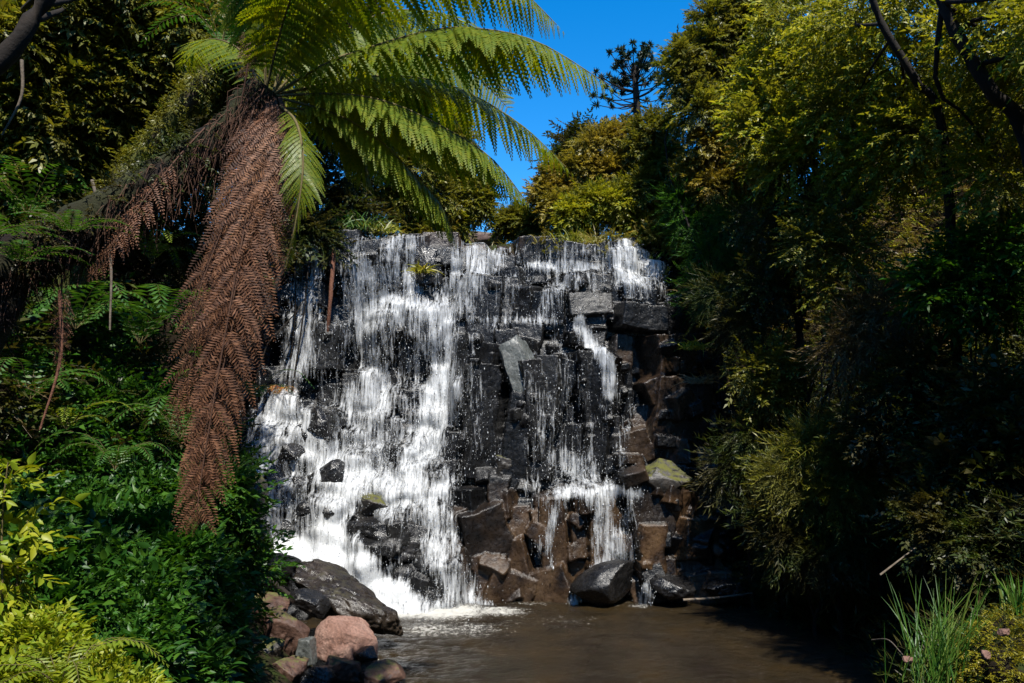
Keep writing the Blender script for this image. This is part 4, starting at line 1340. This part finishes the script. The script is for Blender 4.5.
# ---- shrubs on the plateau, above the lip
pg = 'bushes on the plateau above the falls'
for k, (pts, leaf, kind, per, lb) in enumerate([
    ([(600, 150, 24, .7), (625, 140, 24, .6), (610, 178, 23.8, .7), (585, 170, 24, .5), (636, 165, 23.8, .6)], 'gold', 'fluff', 230, 'big golden bush at the foot of the distant pine'),
    ([(560, 178, 24.5, .5), (548, 195, 24.5, .45), (572, 195, 24.3, .5), (560, 208, 24, .4)], 'gold', 'fluff', 230, 'golden bush nearest the strip of sky above the lip'),
    ([(655, 135, 22.8, .6), (665, 165, 22.6, .6), (650, 190, 22.6, .6), (645, 152, 23, .4)], 'olive', 'fluff', 220, 'olive bush between the golden bush and the rounded olive tree'),
    ([(520, 220, 26, .35), (508, 224, 26, .25), (533, 226, 25.5, .28)], 'olive', 'fluff', 200, 'low round bush just above the pinkish lip rock'),
    ([(595, 205, 23, .5), (575, 216, 23, .35), (620, 205, 22.8, .5)], 'bright', 'fluff', 200, 'yellow green bush behind the grass tuft on the lip'),
    ([(574, 152, 27, .45), (566, 165, 27, .4), (580, 140, 27, .35)], 'dark', 'small', 90, 'dark bush peeping out behind the golden bushes'),
    ([(468, 190, 23.5, .6), (450, 165, 23.5, .6), (475, 205, 23.4, .4), (440, 200, 23, .6)], 'olive', 'fluff', 220, 'olive bush at the fern side of the strip of sky'),
    ([(400, 140, 22.6, .7), (420, 170, 22.4, .7), (380, 175, 22.2, .7), (405, 200, 22.6, .5), (365, 135, 22.6, .6)], 'olive', 'fluff', 220, 'tall olive bush behind the lowest green fronds'),
    ([(335, 130, 21.6, .7), (345, 175, 21.4, .7), (320, 205, 21.2, .6), (350, 215, 21.4, .5)], 'dark', 'small', 110, 'dark bush over the thin outer stream of the falls'),
    ([(300, 150, 20, .7), (290, 200, 19.8, .7), (310, 235, 20, .5), (280, 120, 20, .7)], 'dark', 'small', 100, 'dark bush hidden behind the skirt of dead fronds'),
    ([(435, 226, 23.2, .15), (415, 222, 23.2, .2), (460, 224, 23.2, .15)], 'bright', 'fluff', 60, 'yellow grassy bush growing right on the lip behind the pinkish rock'),
    ([(700, 200, 22.4, .8), (740, 212, 22, .8), (772, 232, 21.5, .7), (722, 172, 22.4, .8), (690, 238, 22, .5), (757, 186, 22, .8), (735, 245, 21.5, .6)], 'olive', 'fluff', 230, 'dense bush filling the corner between the falls and the shaded bank'),
    ([(655, 212, 22.9, .45), (668, 225, 22.6, .4), (640, 222, 23, .35), (678, 205, 22.6, .4)], 'bright', 'fluff', 200, 'yellow green bush at the shaded end of the lip'),
    ([(440, 110, 25, .7), (420, 80, 25, .8), (390, 95, 25, .8), (360, 80, 24, .8), (455, 140, 25, .5)], 'olive', 'fluff', 220, 'olive tree top showing through the upper green fronds'),
]):
    c = np.mean([p for p, _ in pc(pts)], 0)
    b = np.array([c[0], c[1] + .2, 0]); b[2] = min(float(terrain(b[0], b[1])), c[2] - .2)
    tree('bush', b, lb, 'bush', pc(pts), per, kind, leaf, tr=.06, scale=1.1, seed=50 + k, group=pg)

# ---- trees of the fern side bank
lt = 'trees behind the tree fern'
tree('mossy_tree', ground_at(60, 10.5), 'mossy tree with a sloping lit trunk rising behind the fern trunk', 'tree',
     pc([(225, 40, 10.6, .5), (190, 15, 11, .6), (160, 60, 11, .7), (240, 90, 10.5, .5), (200, 90, 11, .6)]), 150, 'small', 'olive', 'mossbark', .13, 1, 1, lt,
     trunk_pts=[at(60, 300, 10), at(110, 200, 9.8), at(150, 150, 9.7), at(188, 100, 9.6), at(219, 55, 9.6), at(235, 0, 9.6)])
tree('mossy_tree', ground_at(-60, 8.6), 'dark tree whose thick limb crosses the upper corner over the fern bank', 'tree',
     pc([(10, 40, 9.4, .4), (70, 5, 9.6, .35), (120, -5, 9.8, .35)]), 130, 'fluff', 'olive', 'bark', .1, 1.2, 2, lt,
     trunk_pts=[at(-90, 190, 8), at(-30, 95, 8), at(15, 45, 8), at(55, -20, 8), at(80, -100, 8)])
tree('mossy_tree', ground_at(10, 12.5), 'tree with a thin dark bough reaching across behind the fern', 'tree',
     pc([(100, 80, 12, .8), (60, 110, 12, .8), (150, 110, 12.4, .8), (20, 150, 12, .8), (120, 150, 12.6, .7), (30, 70, 12, .7), (170, 150, 13, .7), (5, 100, 11.6, .8), (75, 55, 12, .8)]), 150, 'small', 'olive', 'bark', .12, 1, 3, lt,
     trunk_pts=[at(-20, 180, 10.4), at(30, 76, 10.4), at(100, 46, 10.5), at(168, 18, 10.6), at(215, -10, 10.6)])
tree('mossy_tree', ground_at(120, 15), 'dim tree filling the gap between the fern trunk and its skirt', 'tree',
     pc([(120, 210, 14, .8), (180, 230, 14, .8), (80, 240, 13.6, .8), (150, 280, 13.8, .8), (220, 160, 15, .8), (30, 240, 12.6, .8), (240, 250, 15, .8), (20, 300, 12, .7)]), 130, 'small', 'dark', 'bark', .1, 1, 4, lt)
tree('mossy_tree', ground_at(225, 18.5), 'tall dark tree between the fern crown and the head of the falls', 'tree',
     pc([(250, 40, 18, 1.2), (300, 60, 18.5, 1.0), (220, 100, 17, 1.1), (320, 15, 19, 1.1), (270, -20, 18, 1.2), (360, 30, 20, .9), (180, 60, 16, 1.1), (140, 30, 15, 1.1), (90, 0, 14, 1.1), (30, 10, 13, 1.1)]), 150, 'small', 'dark', 'bark', .16, 1.1, 5, lt)
tree('mossy_tree', ground_at(20, 11), 'brown olive small leaved tree draped over the upper fern bank', 'tree',
     pc([(30, 110, 9.8, .45), (75, 95, 10, .5), (120, 75, 10.2, .5), (165, 60, 10.4, .5), (60, 140, 10, .5), (110, 125, 10.4, .5), (20, 170, 10, .45), (70, 185, 10.4, .5), (120, 170, 10.8, .5), (90, 50, 10, .5), (40, 60, 9.8, .45), (150, 110, 10.8, .5), (190, 130, 11, .45), (140, 30, 10.2, .5), (195, 25, 10.2, .5)]), 150, 'fluff', 'olive', 'palebark', .06, 1.1, 9, lt)
fs = 'ferns on the bank behind the tree fern'
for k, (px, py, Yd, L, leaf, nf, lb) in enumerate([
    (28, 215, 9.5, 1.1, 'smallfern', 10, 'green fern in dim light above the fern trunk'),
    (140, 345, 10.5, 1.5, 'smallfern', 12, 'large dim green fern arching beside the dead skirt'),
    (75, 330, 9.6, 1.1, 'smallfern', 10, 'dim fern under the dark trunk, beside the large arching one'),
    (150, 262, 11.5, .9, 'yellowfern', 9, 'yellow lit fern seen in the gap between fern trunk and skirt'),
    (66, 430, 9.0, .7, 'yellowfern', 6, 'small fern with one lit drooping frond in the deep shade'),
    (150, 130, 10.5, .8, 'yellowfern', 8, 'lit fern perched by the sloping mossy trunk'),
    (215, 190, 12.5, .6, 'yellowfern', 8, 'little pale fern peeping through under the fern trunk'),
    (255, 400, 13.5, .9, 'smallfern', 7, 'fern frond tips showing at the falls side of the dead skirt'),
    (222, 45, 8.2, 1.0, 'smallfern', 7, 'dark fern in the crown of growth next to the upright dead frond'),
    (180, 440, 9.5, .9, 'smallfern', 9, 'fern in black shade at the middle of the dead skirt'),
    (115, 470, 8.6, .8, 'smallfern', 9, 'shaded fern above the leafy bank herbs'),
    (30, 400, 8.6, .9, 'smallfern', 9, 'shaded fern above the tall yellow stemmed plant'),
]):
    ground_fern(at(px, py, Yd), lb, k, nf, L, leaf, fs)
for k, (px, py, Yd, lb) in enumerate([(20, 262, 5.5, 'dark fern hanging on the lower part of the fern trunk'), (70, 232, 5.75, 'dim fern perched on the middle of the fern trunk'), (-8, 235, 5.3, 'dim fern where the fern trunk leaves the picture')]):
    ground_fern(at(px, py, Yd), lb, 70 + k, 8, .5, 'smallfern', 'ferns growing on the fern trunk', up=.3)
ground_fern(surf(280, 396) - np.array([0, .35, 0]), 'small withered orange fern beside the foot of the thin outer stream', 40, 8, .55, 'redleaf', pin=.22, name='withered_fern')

# ---- herbs and shrubs in front, on the leafy bank
hg = 'herbs on the leafy bank'
herbs = [
    (60, 560, 7.2, .75, 1.0, 'dark green herb clump in the middle of the leafy bank'),
    (120, 540, 7.8, .75, 1.0, 'dark green herb clump behind the lit bank herbs'),
    (165, 560, 8.0, .6, 1.0, 'leafy herb under the tip of the dead skirt'),
    (90, 510, 8.4, .7, .9, 'shaded herb at the upper edge of the leafy bank'),
    (172, 600, 8.4, .5, .9, 'sunlit green herb nearest the rock pile'),
    (150, 610, 7.2, .75, .9, 'herb clump between the lime leaves and the rock pile'),
    (196, 645, 8.4, .36, .7, 'low bright herb beside the tilted red slab'),
    (145, 660, 7.0, .5, .8, 'green herb clump at the bottom of the leafy bank'),
    (100, 610, 6.6, .7, .9, 'dark herb clump just above the lime leaves'),
    (190, 565, 9.2, .42, .8, 'herb below the glossy round leaved bush'),
    (25, 530, 6.8, .7, .9, 'dark herb behind the tall yellow stemmed plant'),
    (150, 500, 9.0, .7, .8, 'pale green herb catching light behind the dead skirt'),
]
for k, (px, py, Yd, rx, h, lb) in enumerate(herbs):
    c = at(px, py, Yd)
    b = c - np.array([0, 0, h * .75]); b[2] = max(b[2], float(terrain(b[0], b[1])) - .1) if b[2] - float(terrain(b[0], b[1])) < .4 else b[2]
    shrub('herb', b, rx, h, lb, 'herb', 'herb', 'herb', 14, 75, 100 + k, .55, group=hg, tr=.02)
c = at(216, 505, 9.4)
shrub('bush', c - np.array([0, 0, .9]), .24, 1.2, 'glossy round leaved bush at the tip of the dead skirt beside the cascade', 'bush', 'smallfern', 'small', 13, 60, 130, .8, tr=.03)
lg = 'lime green plants in front'
for k, (px, py, Yd, rx, h, lb) in enumerate([
    (8, 668, 4.3, .22, .3, 'sunlit lime green plant in the very corner of the picture'),
    (66, 660, 4.5, .2, .25, 'lime green plant behind the sunlit fern frond'),
    (112, 680, 4.5, .2, .25, 'lime green plant beside the dark bank herbs, lowest of the lit ones'),
    (36, 628, 4.9, .18, .25, 'yellow green plant above the sunlit fern frond'),
]):
    c = at(px, py, Yd)
    shrub('lime_plant', c - np.array([0, 0, h * .8]), rx, h, lb, 'plant', 'lime', 'lime', 12, 46, 140 + k, .25, group=lg, tr=.012)
# tall stemmed plant at the edge
b = at(5, 690, 5.2)
t = thing('stemmed_plant', 'tall leafy plant with yellow green leaves on upright stems at the picture edge', 'plant', b)
g, g2 = Geo(), Geo()
r_ = np.random.default_rng(5)
for (x1, y1) in [(8, 462), (28, 520), (-12, 500), (20, 570)]:
    P = limb(g, b + r_.normal(0, .06, 3), at(x1, y1, 5.2 + r_.uniform(-.15, .15)), .012, .004, r_, .04, 12, 5)
    k = np.repeat(np.arange(4, 12), 3)
    pos = P[k] + r_.normal(0, .03, (len(k), 3))
    put_sprays(g2, 'lime', pos, nrm(r_.normal(0, 1, (len(k), 3)) + np.array([0, 0, -.2])), .7 * r_.uniform(.6, 1.1, len(k)), r_)
g.build('stem', M['rachis'], t, b)
g2.build('leaves', M['lime'], t, b)
ground_fern(at(60, 690, 4.3), 'sunlit yellow fern with frond raised among the lime green plants', 60, 8, .5, 'yellowfern', pin=.2, name='sunny_fern')


# ---- grasses
def grass(base, label, n, L, seed, mat='reed', spread=.25, lean=(0, 0), wd=.007, droop=.5, group=None, name='grass_tuft', splay=.5):
    r_ = np.random.default_rng(seed)
    t = thing(name, label, 'grass', base, group)
    g = Geo()
    for k in range(n):
        p = np.asarray(base) + np.array([r_.normal(0, spread), r_.normal(0, spread * .7), 0])
        d = nrm(np.array([lean[0] + r_.normal(0, splay), lean[1] + r_.normal(0, splay), 1.0]))
        l = L * r_.uniform(.45, 1.1)
        u = np.linspace(0, 1, 7)
        out = nrm(d * [1, 1, 0] + 1e-3)
        dr = droop * r_.uniform(.2, 1.3)
        P = p + d * (l * u)[:, None] + out * (l * .4 * dr * u ** 2)[:, None] - np.array([0, 0, 1]) * (l * .55 * dr * u ** 3)[:, None]
        s = nrm(np.cross(d, [r_.normal(0, .3), 1, 0])) * wd * r_.uniform(.6, 1.3)
        ww = np.array([.8, 1, 1, .9, .7, .4, .05])[:, None]
        V = np.stack([P - s * ww, P + s * ww], 1).reshape(-1, 3)
        i = np.arange(6) * 2
        g.add(V, np.stack([i, i + 1, i + 3, i + 2], -1))
    g.build('blades', M[mat], t, base)
    return t


grass(at(938, 684, 6.0), 'tall green grass tuft with long upright blades standing at the pool edge', 120, .88, 1, spread=.13, lean=(.22, 0), splay=.3, droop=.22, wd=.0042)
grass(at(975, 672, 6.1), 'dense leaning grass against the yellow moss mound', 170, .55, 2, spread=.15, lean=(.25, 0), splay=.45, droop=.6, wd=.004)
grass(at(1016, 615, 5.9), 'short spiky grass tuft on top of the yellow moss mound', 36, .38, 3, spread=.03, splay=.25, droop=.25)
q = surf(618, 228)
grass(q + np.array([0, .2, 0]), 'drooping yellow green grass tuft on the lip over the rightmost stream', 170, 1.0, 4, 'bright', spread=.35, splay=.6, droop=1.0, wd=.013)
q = surf(650, 240)
grass(q + np.array([0, .3, 0]), 'dark green grass hanging over the dark blocks beside the falls', 170, 1.5, 5, 'reed', spread=.35, splay=.7, droop=1.5, wd=.012)
for k, (px, lb, mt, L) in enumerate([
    (352, 'dark grassy tuft at the fern side end of the lip', 'reed', .8), (378, 'short green tuft on the lip over the main curtain', 'bright', .5), (512, 'short straw coloured tuft on the lip beside the pinkish rock', 'gold', .5),
    (548, 'golden tuft on the lip over a thin stream', 'gold', .6), (578, 'low green tuft on the lip under the yellow green bush', 'bright', .6), (600, 'straw coloured tuft on the lip just before the rightmost stream', 'gold', .7),
    (648, 'tall yellow green tuft at the shaded end of the lip', 'bright', 1.0)]):
    q = surf(px, 243)
    grass(np.array([q[0], q[1] + .35, 9.12]), lb, 110, L, 60 + k, mt, spread=.28, splay=.6, droop=1.0, wd=.012, group='tufts along the lip')
q = surf(424, 272)
grass(q + np.array([0, -.45, -.1]), 'yellow tuft clinging to the dark outcrop between two streams', 60, .5, 6, 'moss', spread=.1, splay=.9, droop=1.3, wd=.02)
for k, (px, py, lb, mt) in enumerate([(690, 352, 'small lit fern like tuft at the corner of the stacked black blocks', 'bright'), (688, 300, 'dry brown tuft above the stacked black blocks', 'straw'), (697, 385, 'brown tuft hanging down the side of the stacked black blocks', 'straw')]):
    q = surf(px, py)
    grass(q + np.array([0, -.5, 0]), lb, 60, .55, 7 + k, mt, spread=.12, splay=.9, droop=1.4, wd=.014)

# moss mound
b = at(1052, 700, 5.9)
t = thing('moss_mound', 'yellow moss covered mound beside the tall grass tuft', 'moss mound', b)
V, F = icosphere(5)
V = V * np.array([.62, .6, .62]) * (1 + (fbm(V * 2.2, 8, 4) - .5)[:, None] * .35)
g = Geo(); g.add(V + b, F)
g.build('mound', M['soil'], t, b, smooth=True)
r_ = np.random.default_rng(88)
s = r_.choice(len(V), 5200)
sel = V[s][:, 2] > -.35
P = V[s][sel]; nn = nrm(P)
g = Geo()
put_sprays(g, 'tiny', P + b + nn * .01, nrm(nn + r_.normal(0, .5, nn.shape)), r_.uniform(.5, 1.1, len(P)) * .75, r_)
g.build('moss', M['moss'], t, b)
for k, (px, py, lb) in enumerate([(908, 660, 'small pale pinkish stone at the foot of the tall grass tuft'), (1004, 632, 'small pale stone high on the yellow moss mound'), (985, 655, 'small pale stone low on the yellow moss mound')]):
    rock(px, py, 5.45 if k else 5.9, 11, 9, lb, 'pinkrock', 'stone', 'stone', 120 + k, depth=.08)

# ---- sticks, vines
def stick(pts, r0, label, mat, name='stick', cat='stick', wob=.1):
    P = [np.asarray(p) for p in pts]
    g = Geo()
    g.tube(crom(P, 14), [r0, r0 * .8, r0 * .5], 7, 0, wob)
    return tag(g.build(name, M[mat], loc=P[0]), label, cat)


stick([at(683, 600, 16.9), at(715, 598, 17.0), at(752, 593, 17.1)], .03, 'pale straight stick floating at the waterline under the shaded bank', 'palebark')
stick([at(248, 560, 13.9), at(280, 588, 13.8), at(312, 612, 13.6)], .06, 'wet grey branch lying across the rocks above the pink boulder', 'bark', 'fallen_branch', 'branch')
stick([at(872, 640, 8.2), at(888, 640, 7.6), at(903, 655, 6.4)], .008, 'thin bent straw arching out over the dark water', 'palebark', 'straw_stalk', 'stalk')
stick([at(880, 575, 11), at(915, 548, 11.2)], .015, 'thin pale twig slanting over the black water under the bank', 'palebark', 'twig', 'twig')
q0, q1 = surf(336, 250), surf(327, 375)
stick([q0 + [0, -.25, 0], (q0 + q1) / 2 + [.1, -.65, 0], q1 + [0, -.4, 0]], .06, 'red brown hanging root in front of the thin outer stream', 'vine', 'hanging_root', 'root', .3)
for k, (a, b_, y, lb) in enumerate([((92, 180), (110, 330), 8.6, 'dangling dead stem under the fern trunk'), ((60, 290), (40, 430), 7.8, 'dark hanging root deep under the fern trunk'), ((100, 60), (70, 130), 9.8, 'pale broken twig leaning behind the fern trunk'), ((22, 60), (2, 135), 8.4, 'thin pale hanging stem below the thick corner limb')]):
    stick([at(*a, y), (at(*a, y) + at(*b_, y)) / 2 + [.1, 0, 0], at(*b_, y)], .02, lb, 'palebark' if k != 1 else 'vine', 'dangling_vine', 'vine')

# ---- distant araucaria
b = np.array([0, 60, 0]) + at(643, 140, 60) * [1, 0, 0]
b[2] = float(terrain(b[0], 60))
t = thing('araucaria_pine', 'distant umbrella shaped pine standing alone against the blue sky', 'pine tree', b)
r_ = np.random.default_rng(6)
top = at(634, 66, 60)
g = Geo()
g.tube(crom([b, (b + top) / 2 + [.2, 0, 0], top], 12), [.5, .42, .2], 9, 0, .1)
P0 = crom([b, (b + top) / 2 + [.2, 0, 0], top], 40)
tufts = []
for k in range(58):
    f = r_.uniform(.84, 1.0)
    p = P0[min(39, int(f * 39))]
    a = r_.uniform(0, 6.28)
    hgt = (f - .84) / .16
    l = np.interp(hgt, [0, .5, 1], [3.4, 3.2, 1.7]) * r_.uniform(.75, 1.05)
    el = np.interp(hgt, [0, .4, 1], [-.35, .1, .9]) + r_.normal(0, .12)
    e = p + l * np.array([math.cos(a) * math.cos(el), math.sin(a) * math.cos(el), math.sin(el) + .25])
    g.tube(crom([p, (p + e) / 2 - [0, 0, .3], e], 6), [.07, .04, .03], 4, 0)
    tufts.append(e)
    if hgt > .3:
        tufts.append((p + 2 * e) / 3 + r_.normal(0, .2, 3))
g.build('trunk', M['bark'], t, b)
g = Geo()
for e in tufts:
    n = 42
    d = nrm(r_.normal(0, 1, (n, 3)) + [0, 0, .25])
    V, F = leaf_simple(.42, .1)
    g.add(*tile(place(V, np.repeat(e[None], n, 0), d, nrm(r_.normal(0, 1, (n, 3))), r_.uniform(.6, 1.2, n)), F, n))
g.build('crown', M['pine'], t, b)
